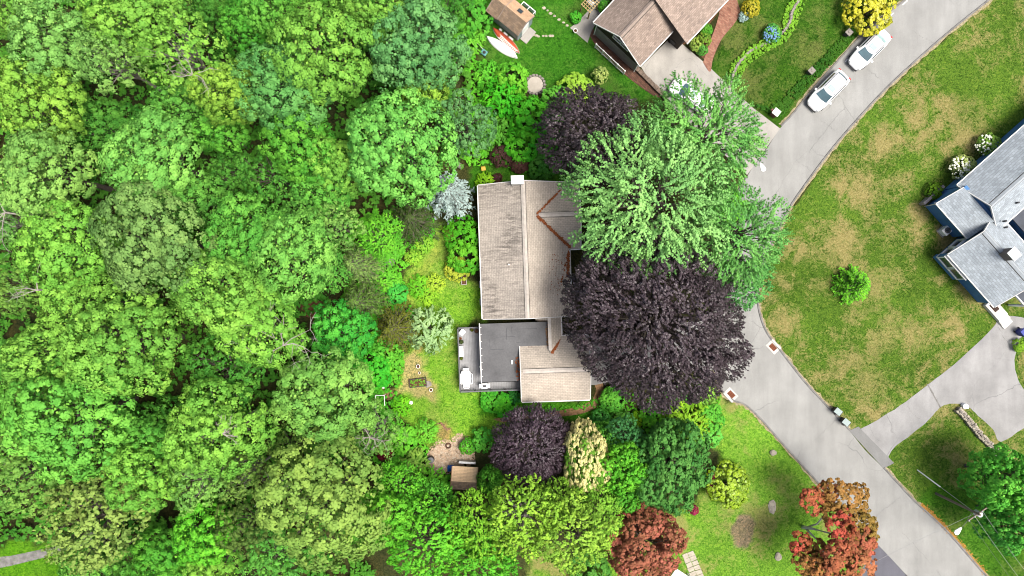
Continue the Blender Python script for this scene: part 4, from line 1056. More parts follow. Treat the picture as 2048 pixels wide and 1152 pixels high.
TREES = [
 # px, py, r, kind, colour, label, height
 (265,25,98,'round',LIME,'bright lime tree, second from the left at the top edge',15.5),
 (100,75,92,'lobed',PALE,'pale green spreading tree near the top left corner',15),
 (10,20,55,'airy',LIME,'yellowish tree cut by the top left corner',12.5),
 (68,195,88,'round',YLIME,'yellow-green tree against the left edge, below the pale top left tree',14.5),
 (213,118,66,'airy',PALE,'thin silvery-leaved tree with whitish twigs in the top left woods',15),
 (350,95,95,'airy',LIME,'thin lime tree with bare branches showing through, upper left woods',15.5),
 (450,185,62,'lobed',YLIME,'narrow yellow-lime tree with drooping tips, left of the blue-green maple',14.5),
 (84,345,95,'round',PALE,'pale lime round crown, lower of two big ones at the left edge',15.5),
 (305,315,98,'round',LGRN,'perfectly round light green crown standing alone in the upper left woods',15.5),
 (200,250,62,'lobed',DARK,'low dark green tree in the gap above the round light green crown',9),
 (365,215,60,'round',MID,'mid green tree right above the round light green crown',12.5),
 (432,262,54,'lobed',GREEN,'mid green tree under the narrow yellow-lime tree',10.5),
 (490,55,52,'round',GREEN,'green tree at the top edge left of the large cracked lime crown',12.5),
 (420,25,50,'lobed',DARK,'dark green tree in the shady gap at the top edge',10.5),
 (555,172,92,'round',BLUE,'blue-green maple crown right of the narrow yellow-lime tree',14.5),
 (650,100,112,'lobed',LIME,'large lime crown split by dark cracks, upper middle of the woods',16),
 (535,20,58,'round',MID,'mid green crown at the top edge above the blue-green maple',13.5),
 (740,15,68,'lobed',LIME,'lime crown at the top edge right of the large split crown',14),
 (830,92,102,'round',GREYB,'grey-green round tree near the top edge, left of the canoes',14.5),
 (797,292,112,'round',LGRN,'big light green maple above and left of the silver spruce',15.5),
 (930,245,66,'airy',GREYB,'dark grey-green tree between the big light maple and the bright shrubs',11.5),
 (848,188,52,'lobed',YLIME,'small yellowish crown squeezed between the grey-green and light green maples',11),
 (890,12,60,'airy',DARK,'dark green tree at the top edge left of the shed',9.5),
 (600,288,80,'lobed',GREEN,'green layered tree under the blue-green maple',12),
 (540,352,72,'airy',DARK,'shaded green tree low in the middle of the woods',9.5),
 (672,328,62,'lobed',LIME,'lime tree with ragged edge left of the big light maple',11.5),
 (645,385,62,'lobed',MID,'mid green tree below the ragged lime tree',10),
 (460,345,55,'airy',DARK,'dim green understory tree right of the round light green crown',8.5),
 (128,495,98,'round',LIME,'lime crown left of the dusky olive tree',15),
 (295,482,118,'lobed',DOL,'dusky olive-grey tree with puffy clumps in the left woods',16.5),
 (372,398,62,'round',MID,'mid green crown just above the right end of the dusky olive tree',12),
 (24,570,64,'airy',OLIVE,'olive tree on the left edge halfway down',13),
 (12,440,55,'airy',PALE,'sparse pale tree with white twigs on the left edge',11.5),
 (150,610,75,'lobed',LIME,'lime crown below the lime tree at the left, touching the olive edge tree',13),
 (245,690,115,'round',LIME,'very large lime crown in the middle of the left woods',16),
 (85,715,82,'lobed',LIME,'layered lime crown near the left edge, left of the very large lime crown',14.5),
 (18,720,60,'airy',MID,'green tree cut by the left edge beside the layered lime crown',12),
 (482,468,82,'round',MID,'green round crown right of the dusky olive tree',14),
 (580,510,88,'round',LGRN,'light green crown at the right side of the woods, above the clearing',14.5),
 (440,590,98,'lobed',LIME,'broad lime crown right of the dusky olive tree, lower side',15.5),
 (515,650,90,'round',LIME,'lime crown beside the grey dead branch',14),
 (445,745,92,'airy',DARK,'dark green tree below the broad lime crowns',11.5),
 (130,838,128,'round',A(130,204,80,LK),'wide blue-tinted green dome near the left edge, lower half',16),
 (330,850,60,'airy',DARK,'dark low tree in the gap right of the wide green dome',9),
 (30,950,95,'airy',OLIVE,'olive green tree at the left edge above the lane',12.5),
 (280,955,78,'round',LIME,'round lime crown in the lower left woods',13.5),
 (290,880,58,'lobed',MID,'mid green crown just above the round lime crown, lower left',12),
 (432,862,98,'lobed',LIME,'lime tree with a bare twiggy hole, lower left woods',15.5),
 (393,968,62,'airy',PALE,'pale twiggy tree between the two lower lime crowns',12.5),
 (190,1040,110,'feather',A(148,186,92,LK),'feathery pale olive tree in the lower left',13.5),
 (405,1075,66,'lobed',BRIGHT,'bright green crown near the bottom, left part',11.5),
 (190,1130,75,'lobed',MID,'mid green crown at the bottom edge beside the lane',11),
 (320,1115,66,'lobed',GREEN,'green crown at the bottom edge left of the bright green crown',11),
 (487,950,56,'airy',OLIVE,'small olive crown right of the pale twiggy tree',11.5),
 (480,1060,58,'airy',A(112,150,70,LK),'dark olive tree left of the big yellow-olive tree',11),
 (420,1145,58,'lobed',YLIME,'yellow-lime crown at the bottom edge, left part',10.5),
 (645,795,104,'round',A(140,200,92,LK),'pale green broad crown left of the vegetable garden',13.5),
 (752,860,58,'airy',OLIVE,'grey-olive tree with bare twigs left of the back lawn',9),
 (645,1010,132,'lobed',A(150,186,88,LK),'big yellow-olive tree at the bottom, left of centre',15.5),
 (762,1040,66,'lobed',BRIGHT,'vivid green large-leaved crown right of the big yellow-olive tree',11),
 (800,965,50,'feather',BRIGHT,'vivid green young tree just above the large-leaved crown',8),
 (580,900,50,'airy',OLIVE,'brownish olive crown under the pale broad crown',10),
 (545,1120,70,'airy',MID,'green crown at the bottom edge below the big yellow-olive tree',10.5),
 (668,452,60,'airy',A(140,190,92,LK),'loose light green tree beside the shrubbery above the clearing',10),
 (680,668,68,'lobed',EMER,'emerald green bushy tree right of the dead branch',8.5),
 (720,530,52,'conifer',A(122,156,78,LK),'soft green conifer at the woods edge left of the white rock',8.5),
 (655,540,46,'feather',MID,'feathery green sapling left of the soft green conifer',8),
 (600,432,50,'airy',MID,'mid green tree left of the loose light green tree',10),
 (728,600,56,'conifer',CONI,'dark feathery conifer at the woods edge beside the lawn curve',9),
 (792,655,58,'conifer',A(104,110,36,LK),'dark olive yew-like conifer left of the pale spiky shrub',7.5),
 (825,440,62,'conifer',A(66,92,36,LK),'dark low evergreen below the silver spruce',5),
 (760,470,48,'feather',BRIGHT,'bright green feathery sapling in the shrubbery above the white rock',5),
 (858,1085,88,'feather',BRIGHT,'bright lime feathery tree at the bottom, right of the large-leaved crown',10.5),
 (955,1056,74,'feather',A(140,206,58,LK),'lime feathery tree below the small tan shed',10),
 (1050,1040,84,'feather',A(160,212,72,LK),'lime tree with pale visible twigs below the purple plum tree',11),
 (1150,1075,88,'feather',A(158,214,76,LK),'lime feathery tree left of the rust-red tree',11),
 (960,1120,78,'feather',BRIGHT,'bright green feathery tree at the bottom edge, centre left',9.5),
 (868,1000,46,'feather',GREEN,'green feathery tree left of the small tan shed',7),
 (980,962,28,'low',GREEN,'green bushy tree overhanging the right side of the small tan shed',6.5),
 (1185,265,104,'beech',PURP,'smaller purple beech overhanging the top of the tan roof',13),
 (1315,635,187,'bigbeech',PURP,'huge dark purple beech right of the house',16),
 (1062,893,82,'beech',A(90,70,82,1.0),'purple-leaved plum tree below the garage',7),
 (1245,935,58,'low',BRIGHT,'vivid green tree between the cream tree and the dark evergreen',8),
 (1345,935,92,'low',A(92,160,74,1.4),'dense dark green round tree below the huge beech',8.5),
 (1250,870,42,'airy',A(80,150,80,LK),'grey-green small tree above the vivid green tree',6),
 (1290,1090,82,'low',A(180,114,90,1.5),'rust-red tree at the bottom edge beside the stone pad',8),
 (1200,1025,56,'feather',A(150,212,74,LK),'lime feathery tree between the cream tree and the rust-red tree',8),
 (1120,1000,46,'feather',A(150,210,70,LK),'lime feathery tree directly under the purple plum tree, right side',8),
 (1250,990,40,'low',A(110,200,62,LK),'green low tree below the vivid green tree, above the rust-red tree',6),
 (1210,875,34,'low',A(100,186,64,LK),'green low tree at the top right of the cream tree',5),
 (2018,965,70,'low',A(110,208,76,1.6),'vivid green tree at the right edge below the stone wall',10),
 (2040,1052,60,'low',A(104,202,76,1.6),'lower vivid green tree at the right edge beside the power lines',9.5),
]
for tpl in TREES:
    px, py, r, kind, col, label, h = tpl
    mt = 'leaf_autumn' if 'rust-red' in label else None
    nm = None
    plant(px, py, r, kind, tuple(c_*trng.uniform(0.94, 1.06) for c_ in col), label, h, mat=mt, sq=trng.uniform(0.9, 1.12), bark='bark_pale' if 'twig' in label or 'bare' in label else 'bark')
# silver maple: three stems of one great tree, built as three trees that stand together
SM = A(152,210,120,1.6)
plant(1300,400,166,'silver',SM,'large pale silver maple overhanging the tan roof between the beeches',17)
plant(1415,272,126,'silver',A(134,204,102,LK),'silver maple leaning over the concrete drive and white car',14.5)
plant(1478,475,108,'silver',A(134,206,106,LK),'silver maple reaching over the street beside the huge beech',14)
plant(1490,560,60,'feather',A(116,196,104,LK),'small bright maple at the kerb, right edge of the huge beech',10)
cream = plant(1172,922,64,'low',(0.60,0.56,0.25),'tall cream-flowering tree right of the purple plum tree',8,sq=0.80,rot=0.05,mat='leaf_cream')
_c = [c for c in children(cream) if c.name.startswith('crown')][0]; _b = bpy.data.objects.new('leaves', PROTO['oval'][0]['crown']); COL.objects.link(_b); _b.parent = cream
if not _b.data.materials: _b.data.materials.append(M['leaf'])
_b.scale = (_c.scale.x*0.88, _c.scale.y*0.92, _c.scale.z*0.68); _b.material_slots[0].link = 'OBJECT'; _b.material_slots[0].material = M['leaf']; _b.color = (*A(130,190,66,1.2), 1)
plant(897,390,54,'spruce',SILV,'silver-blue spruce at the upper left corner of the tan roof',8.5)
plant(1708,570,38,'cone',A(110,190,42,LK),'small vivid green cone-shaped tree alone on the dry lawn',3.8)
# red and orange maple at the bottom right: open crown of lobes in different colours
def autumn_maple():
    rg = np.random.default_rng(5)
    base = P(1606,1054); top = P(1668,1070, 7.0)
    o = thing('broadleaf_tree', 'red and orange maple with pale bare limbs at the bottom right kerb', 'tree', base, 0, 'trees')
    spec = [(1690,1005,44,7.5,(176,140,66)),(1722,1045,30,7.5,(172,150,62)),(1682,1048,26,8.6,(212,86,72)),(1625,1000,24,7.0,(206,110,76)),(1655,985,22,7.0,(198,116,72)),
            (1715,1085,36,7.5,(206,110,86)),(1690,1085,30,7.2,(200,92,78)),(1680,1125,36,8.0,(212,118,86)),(1720,1125,30,7.6,(214,136,92)),(1618,1128,28,6.6,(182,132,70)),
            (1640,1140,30,7.2,(200,140,76)),(1600,1088,22,5.8,(204,92,70)),(1625,1100,26,5.5,(140,112,52)),(1662,1020,24,6.0,(140,112,52)),(1735,1065,20,7,(176,150,64)),(1655,1160,36,7.5,(196,130,76))]
    mb = MB(); pp = lambda x, y, z: P(x, y, z) - base
    limbs_ = [[pp(1606,1054,0), pp(1612,1055,1.6), pp(1628,1058,3.6), pp(1650,1064,5.0), pp(1680,1072,6.2)], [pp(1610,1055,1.0), pp(1622,1068,3.2), pp(1640,1085,4.6), pp(1655,1110,6.0)], [pp(1612,1055,1.6), pp(1634,1048,3.8), pp(1650,1028,5.2), pp(1668,1008,6.4)]]
    for lb, r0 in zip(limbs_, (0.19, 0.13, 0.11)): mb.tube(lb, [r0*(1-0.8*k/(len(lb)-1)) for k in range(len(lb))], 8)
    joints = [q for lb in limbs_ for q in lb[2:]]
    for i, (px, py, r, z, col) in enumerate(spec):
        c_ = P(px, py, z) - base; Rr = r/PPM*(CAM_H-z)/CAM_H
        fork = min(joints, key=lambda q: (q-c_).length)
        m = fork.lerp(c_, 0.5) + Vector((rg.normal()*.15, rg.normal()*.15, 0.15)); mb.tube([fork, m, c_], [0.055, 0.035, 0.012], 5)
        for k in range(3):
            e = c_ + Vector((rg.normal()*.6, rg.normal()*.6, rg.normal()*.3)); mb.tube([m, m.lerp(e, .5) + Vector((0, 0, .1)), e], [0.028, 0.018, 0.006], 4)
        p, n, ti, cc, lrs = crown_puffs(rg, Rr*1.12, Rr*0.75, 9, Rr*0.42, 0.36, -0.5, 0.1, 0.85, 0.45)
        pos, nn, sz, tint, al = puff_leaves(rg, p, n, ti, 20, 0.24, 0.20)
        cr = link('crown', leaves_mesh('crown', pos, nn, sz, tint, rg), M['leaf_autumn'], o); cr.location = c_; cr.color = (*A(*[0.66*v_ + 0.34*m_ for v_, m_ in zip(col, (172,124,80))], 1.4), 1)
    mb.build('trunk', M['bark_white'], o, smooth=True)
autumn_maple()
# dead and bare branches that show against the leaves, parts of no living crown: fallen limbs
def bare(px, py, z, size, n, seed, label, col='bark_pale', parent=None):
    rg = random.Random(seed); mb = MB(); c_ = P(px, py, z)
    def grow(p, d, L, rad, lev):
        q = p; pts = [p]; rs = [rad]
        for k in range(3):
            d = (d + Vector((rg.gauss(0, .25), rg.gauss(0, .25), rg.gauss(0, .12)))).normalized(); q = q + d*L/3; pts.append(q); rs.append(rad*(1-(k+1)/4))
        mb.tube(pts, rs, 5)
        if lev:
            for k in range(rg.randint(2, 4)):
                grow(pts[rg.randint(1, 3)], (d + Vector((rg.gauss(0, .7), rg.gauss(0, .7), rg.gauss(0, .3)))).normalized(), L*rg.uniform(.4, .7), rad*.55, lev-1)
    trunk_d = Vector((0, 0, -1))
    mb.tube([Vector((0, 0, -z)), Vector((0.1, 0, -z*0.4)), Vector((0, 0, 0))], [0.16, 0.12, 0.09], 7)
    for i in range(n):
        a = rg.uniform(0, 6.28); grow(Vector((0, 0, 0)), Vector((math.cos(a), math.sin(a), rg.uniform(0, .35))), size, 0.05, 2)
    o = thing('dead_tree', label, 'tree', Vector((c_.x, c_.y, 0)), 0, 'dead trees')
    b = mb.build('branches', M[col], o); b.location = (0, 0, z)
bare(568,690,12.5,2.6,5,1,'grey dead tree with bare branches beside the lime crown')
bare(385,150,14.6,1.5,5,2,'bare pale branches poking out of the thin lime tree, upper left')
bare(447,868,15.2,0.9,7,3,'grey bare twigs in the hole of the lower left lime tree')
bare(75,580,13.5,1.8,3,4,'pale dead branch near the left edge beside the olive tree')
bare(532,985,11.5,1.5,5,5,'crooked grey dead branch left of the big yellow-olive tree')
bare(10,425,13.0,2.2,7,6,'fan of white dead twigs on the left edge')
bare(740,875,9.3,1.3,6,7,'grey bare twigs in the grey-olive tree left of the lawn')

# ------------------------------------------------------------------ shrubs
Y_ = A(222,214,50,1.15); BY = A(150,212,44,LK); HY = A(160,212,70,LK)
SHRUBS = [
 (1742,18,52,'ball',Y_,'large golden yellow bush at the kerb by the parked cars',2.6),
 (1503,15,18,'ball',A(230,222,56,1.15),'yellow ball-shaped bush beside the brick walk',1.4),
 (1487,33,11,'ball',SILV,'small silvery bush beside the yellow ball bush',0.6),
 (1405,100,11,'ball',GREEN,'round clipped bush at the end of the mulch bed by the drive',1.0),
 (1408,78,14,'rhodo',A(140,186,70,LK),'leafy shrub behind the round clipped bush',1.1),
 (1392,88,13,'rhodo',A(170,200,96,LK),'pale shrub at the house corner beside the blue bin',1.1),
 (1413,60,13,'bush',GREEN,'green shrub under the eave, nearest the brick walk',1.1),
 (1978,290,24,'ball',A(150,206,74,LK),'white-flowering bush by the blue house, upper one',1.5),
 (1928,334,25,'ball',A(196,218,120,LK),'white-flowering bush by the blue house, lower one',1.6),
 (1870,382,18,'bush',A(108,150,40,LK),'dark green shrub at the blue house corner',1.1),
 (1370,838,46,'fern',A(150,200,52,LK),'lime dome-shaped shrub below the huge beech',2.4),
 (1418,838,30,'bush',GREEN,'green shrub at the right end of the shrub row below the huge beech',1.7),
 (1400,845,26,'fern',A(190,206,66,LK),'yellowish shrub between the lime dome and the green shrub',1.6),
 (1352,798,24,'bush',BRIGHT,'vivid green shrub poking out under the huge beech',1.6),
 (1300,835,26,'bush',BRIGHT,'vivid small shrub left of the lime dome shrub',1.5),
 (1275,838,16,'bush',BY,'yellow-green tuft at the left end of the shrub row',1.0),
 (1410,790,24,'fern',A(150,196,84,LK),'pale leafy shrub at the kerb under the huge beech',1.2),
 (1455,972,46,'ball',A(170,202,46,1.2),'yellow-green rounded bush right of the dark green round tree',2.4),
 (1200,838,20,'ball',EMER,'round green bush at the bend of the garden path',1.3),
 (1225,800,26,'bush',GREEN,'green shrub left below the huge beech, by the path end',1.4),
 (1245,840,24,'bush',DARK,'dark green shrub beneath the huge beech edge',1.3),
 (858,660,44,'fern',A(162,204,138,LK),'pale grey-green spiky shrub at the lawn edge',2.2),
 (925,470,36,'rhodo',A(96,184,44,LK),'upper green rhododendron along the left eave of the house',2.2),
 (930,510,36,'rhodo',A(104,190,50,LK),'lower green rhododendron along the left eave of the house',2.2),
 (914,538,24,'rhodo',A(196,214,72,LK),'yellow-leaved shrub at the bottom of the rhododendron hedge',1.2),
 (848,490,17,'fern',HY,'yellow-leaved plant clump at the left of the lawn tip',0.8),
 (826,514,16,'fern',HY,'yellow-green plant clump below left of the lawn tip',0.8),
 (838,572,22,'fern',A(122,206,50,LK),'left leafy plant clump in the island bed on the lawn',0.7),
 (868,568,20,'fern',A(170,212,66,LK),'right leafy plant clump in the island bed on the lawn',0.7),
 (856,592,20,'fern',A(148,212,52,LK),'lower leafy plant clump in the island bed on the lawn',0.6),
 (795,588,22,'bush',A(80,200,72,LK),'emerald shrub left of the island bed',1.1),
 (775,555,26,'fern',BRIGHT,'bright shrub below the white rock',1.0),
 (780,490,30,'fern',BRIGHT,'bright shrub above the white rock',1.2),
 (745,740,40,'bush',A(86,196,50,LK),'large bright shrub left of the vegetable garden',2.2),
 (785,728,24,'bush',BRIGHT,'bright shrub touching the dry vegetable garden soil',1.4),
 (770,700,34,'fern',A(100,190,60,LK),'leafy shrub below the dark olive conifer',1.6),
 (803,812,20,'fern',A(120,212,44,LK),'fan-leaved bright plant below the white frame',0.9),
 (850,862,24,'fern',BRIGHT,'bright plant clump at the lower edge of the back lawn',1.0),
 (805,880,28,'bush',BRIGHT,'bright shrub right of the maroon shrub',1.5),
 (770,900,20,'bush',A(110,36,40,LK),'small maroon shrub at the lower left of the lawn',1.5),
 (935,893,17,'ball',A(92,182,30,LK),'clipped green bush on the lawn end above the small tan shed',1.1),
 (965,880,26,'bush',A(100,190,64,LK),'green shrub left of the purple plum tree',1.6),
 (830,925,30,'fern',A(130,176,70,LK),'olive-tinted shrub left of the wood chip yard',1.5),
 (860,965,30,'fern',BRIGHT,'bright shrub below the wood chip yard',1.6),
 (985,800,26,'bush',A(84,190,52,LK),'green plant clump under the deck railing',0.9),
 (1012,812,24,'bush',A(96,206,48,LK),'bright plant clump between deck and garage',0.9),
 (1030,792,16,'bush',A(60,150,60,LK),'dark green plant clump against the garage wall',0.9),
 (1022,158,34,'rhodo',BRIGHT,'bright shrub left of the round stone ring, upper one',2.4),
 (1000,195,38,'fern',A(84,196,44,LK),'bright feathery shrub in the left border of the top garden',2.4),
 (1060,235,40,'rhodo',A(96,204,50,LK),'bright shrub below the round stone ring',2.4),
 (985,265,34,'fern',GREEN,'green shrub beside the dark grey-green tree, above the purple shrubs',2.0),
 (1045,290,36,'rhodo',A(90,200,48,LK),'bright shrub above the brownish purple shrubs',2.2),
 (1110,205,34,'bush',A(120,206,70,LK),'light green shrub left of the smaller purple beech',2.2),
 (1150,180,36,'bush',A(166,206,70,LK),'yellow-green low shrub above the smaller purple beech',1.6),
 (1085,330,30,'bush',DARK,'dark green shrub behind the top of the tan roof',1.8),
 (1003,313,24,'bush',A(84,58,52,LK),'brownish purple shrub above the tan roof, left one',1.6),
 (1040,326,20,'bush',A(96,66,60,LK),'brownish purple shrub above the tan roof, right one',1.4),
 (995,356,10,'ball',A(92,38,44,LK),'tiny maroon bush beside the white chimney',0.7),
 (970,362,18,'fern',BY,'yellow-green tuft at the upper left roof corner',0.8),
 (1200,150,17,'bush',A(190,214,120,LK),'tall pale shrub on the grass between brick path and purple beech',2.2),
 (945,35,38,'rhodo',GREEN,'green leafy shrub left of the pale blue garden shed',2.4),
 (938,78,30,'fern',BRIGHT,'bright shrub left of the white canoe',1.6),
 (975,150,28,'fern',BRIGHT,'bright shrub below the mower',1.6),
 (1152,34,12,'bush',A(90,200,60,LK),'small green shrub beside the garden trellis',1.0),
 (1210,14,14,'bush',GREEN,'green shrub beside the brown house eave at the top edge',1.2),
 (1545,66,19,'ball',A(96,180,70,LK),'blue hydrangea on the curved stone bed',1.1),
 (1180,1140,40,'rhodo',DARK,'dark green shrub at the bottom edge left of the rust-red tree',1.6),
 (1460,420,40,'bush',BRIGHT,'bright green shrub at the kerb between the maples',1.8),
 (1420,870,26,'bush',A(110,196,80,LK),'green shrub on the lawn edge right of the dark green round tree',1.3),
 (2040,690,14,'bush',A(150,196,60,LK),'yellowish shrub at the right edge by the asphalt drive',0.9),
]
for px, py, r, kind, col, label, h in SHRUBS:
    plant(px, py, r, kind, tuple(c_*trng.uniform(0.93, 1.07) for c_ in col), label, h)
# flowers: heads on the hydrangeas and the white-flowering bushes
def flowers(px, py, r, z, n, col, seed, hostlabel):
    rg = random.Random(seed)
    host = [o for o in bpy.data.objects if o.get("label") == hostlabel][0]
    mb = MB(); c_ = P(px, py, z); R0 = r/PPM
    for i in range(n):
        a = rg.uniform(0, 6.28); q = math.sqrt(rg.random())*0.92; p = Vector((math.cos(a)*q*R0, math.sin(a)*q*R0, z*(0.35 + 0.72*math.sqrt(max(0.05, 1-q*q)))))
        s = rg.uniform(0.07, 0.12)
        mb.lathe(p, [(s*0.5, -s*0.5), (s, 0), (s*0.6, s*0.5), (s*0.1, s*0.62)], 6)
    o = mb.build('flowers', simple('petal_%d' % seed, col, 0.8, 0, 0.15, 5), host); o["kind"] = 'stuff'
    o.matrix_parent_inverse = (Matrix.Translation(host.location) @ Matrix.Rotation(host.rotation_euler.z, 4, 'Z')).inverted(); o.location = (c_.x, c_.y, 0)
flowers(1978,288,22,1.55,60,(0.72,0.74,0.6),1,'white-flowering bush by the blue house, upper one')
flowers(1928,334,24,1.65,110,(0.74,0.75,0.6),2,'white-flowering bush by the blue house, lower one')
flowers(1545,66,18,1.15,60,A(130,176,226),3,'blue hydrangea on the curved stone bed')

# ------------------------------------------------------------------ masses nobody could count: undergrowth, ground cover, grass tufts
def scatter_mass(name, polys, n, per, pr, leaf, cols, seed, label, cat, hmax=0.6, aspect=0.3, avoid=None):
    rg = np.random.default_rng(seed)
    al_ = np.array([P(a_, b_)[:2] for pl in polys for a_, b_ in pl]); lo_, hi_ = al_.min(0), al_.max(0)
    XY = np.stack([rg.uniform(lo_[0], hi_[0], n*8), rg.uniform(lo_[1], hi_[1], n*8)], 1)
    inside = np.zeros(len(XY), bool)
    for pl in polys: inside |= poly_sd(XY[:, 0], XY[:, 1], pl) > 0
    for pl in (avoid or []): inside &= poly_sd(XY[:, 0], XY[:, 1], pl) < -0.1
    XY = XY[inside][:n]
    hh = hmax*(0.25 + 0.75*vnoise(XY[:, 0], XY[:, 1], 0.6, seed))*rg.uniform(0.5, 1, len(XY))
    p = np.concatenate([XY, hh[:, None]], 1)
    nr = unit(rg.normal(size=p.shape)*0.3 + np.array([0, 0, 1]))
    pos, nn, sz, ti, al = puff_leaves(rg, p, nr, vnoise(XY[:, 0], XY[:, 1], 0.5, seed+1), per, pr, leaf)
    pos[:, 2] = np.maximum(pos[:, 2], 0.02)
    o = link(name, leaves_mesh(name, pos, nn, sz, ti, rg, aspect=aspect), M['leaf']); o.color = (*cols, 1)
    return tag(o, label, cat, kind='stuff')
BORDER = [[(690,440),(760,420),(860,430),(880,450),(850,500),(805,550),(812,590),(835,640),(815,690),(800,720),(800,830),(850,890),(862,905),(858,940),(905,950),(905,985),(760,1000),(740,880),(730,760),(640,700),(700,560)],
          [(930,20),(960,60),(955,120),(1010,130),(1045,165),(1060,195),(1100,200),(1150,200),(1120,330),(1100,352),(1000,330),(930,330),(930,180)]]
HOUSEF = [(945,360),(1175,360),(1180,810),(910,790),(910,650),(945,640)]
scatter_mass('border_undergrowth', BORDER, 3400, 16, 0.26, 0.2, A(104,196,52,LK), 3, 'bright green leafy undergrowth between the woods and the lawns', 'undergrowth', 0.7, avoid=[HOUSEF, [(858,885),(940,870),(950,930),(905,945),(858,945)]])
scatter_mass('woodland_undergrowth', [[(-60,-60),(950,-60),(935,330),(900,420),(700,440),(640,700),(740,880),(760,1200),(150,1200),(130,1080),(-60,1080)]], 8000, 12, 0.42, 0.36, A(84,150,48,LK), 5, 'dim green undergrowth on the woodland floor', 'undergrowth', 1.6)
scatter_mass('shade_groundcover', [[(1180,800),(1240,780),(1330,800),(1440,790),(1440,860),(1400,900),(1280,870),(1200,860)], [(1450,380),(1480,360),(1490,480),(1440,560),(1430,470)], [(960,785),(1040,790),(1180,800),(1190,815),(1100,826),(1010,834),(975,825)]], 1300, 14, 0.15, 0.13, A(96,186,48,LK), 7, 'low green ground cover around the beech and the garage', 'ground cover', 0.25, avoid=[[(1040,690),(1175,690),(1178,806),(1040,808)]])
scatter_mass('hedge_strip', [[(1500,210),(1560,235),(1600,190),(1660,130),(1705,75),(1690,65),(1640,120),(1580,180),(1540,215)]], 700, 14, 0.16, 0.12, A(66,118,36,LK), 9, 'low dark green hedge strip along the roadside bank', 'hedge', 0.35)
# tufts of grass over the lawns
def tufts():
    rg = np.random.default_rng(12); n = 170000
    X = rg.uniform(-53, 53, n); Y = rg.uniform(-30, 30, n)
    gb_, gd_ = ground_fields(X, Y)
    lum = gb_[:, 1]
    ok = (lum > 0.055)
    for pl in ([q for q in ROAD_R] + ROAD_L[::-1], DRIVE, HOUSEF, [(1282,134),(1346,70),(1560,257),(1506,334)]): ok &= poly_sd(X, Y, pl) < -0.15
    X, Y = X[ok], Y[ok]; n = len(X)
    nr = unit(rg.normal(size=(n, 3))*0.75 + np.array([0, 0, 0.6]))
    pos = np.stack([X, Y, rg.uniform(0.01, 0.045, n)], 1)
    sz = rg.uniform(0.06, 0.16, n)
    me = leaves_mesh('grass_tufts', pos, nr, sz, rg.random(n), rg, aspect=0.22)
    ca = me.color_attributes.new("turf", 'FLOAT_COLOR', 'POINT')
    cc = np.concatenate([gb_[ok], gd_[ok][:, None]], 1)
    ca.data.foreach_set("color", np.repeat(cc, 4, 0).reshape(-1).astype(np.float32))
    o = link('grass_tufts', me, M['turf']); tag(o, 'short uneven grass tufts covering the lawns', 'grass', kind='stuff')
tufts()
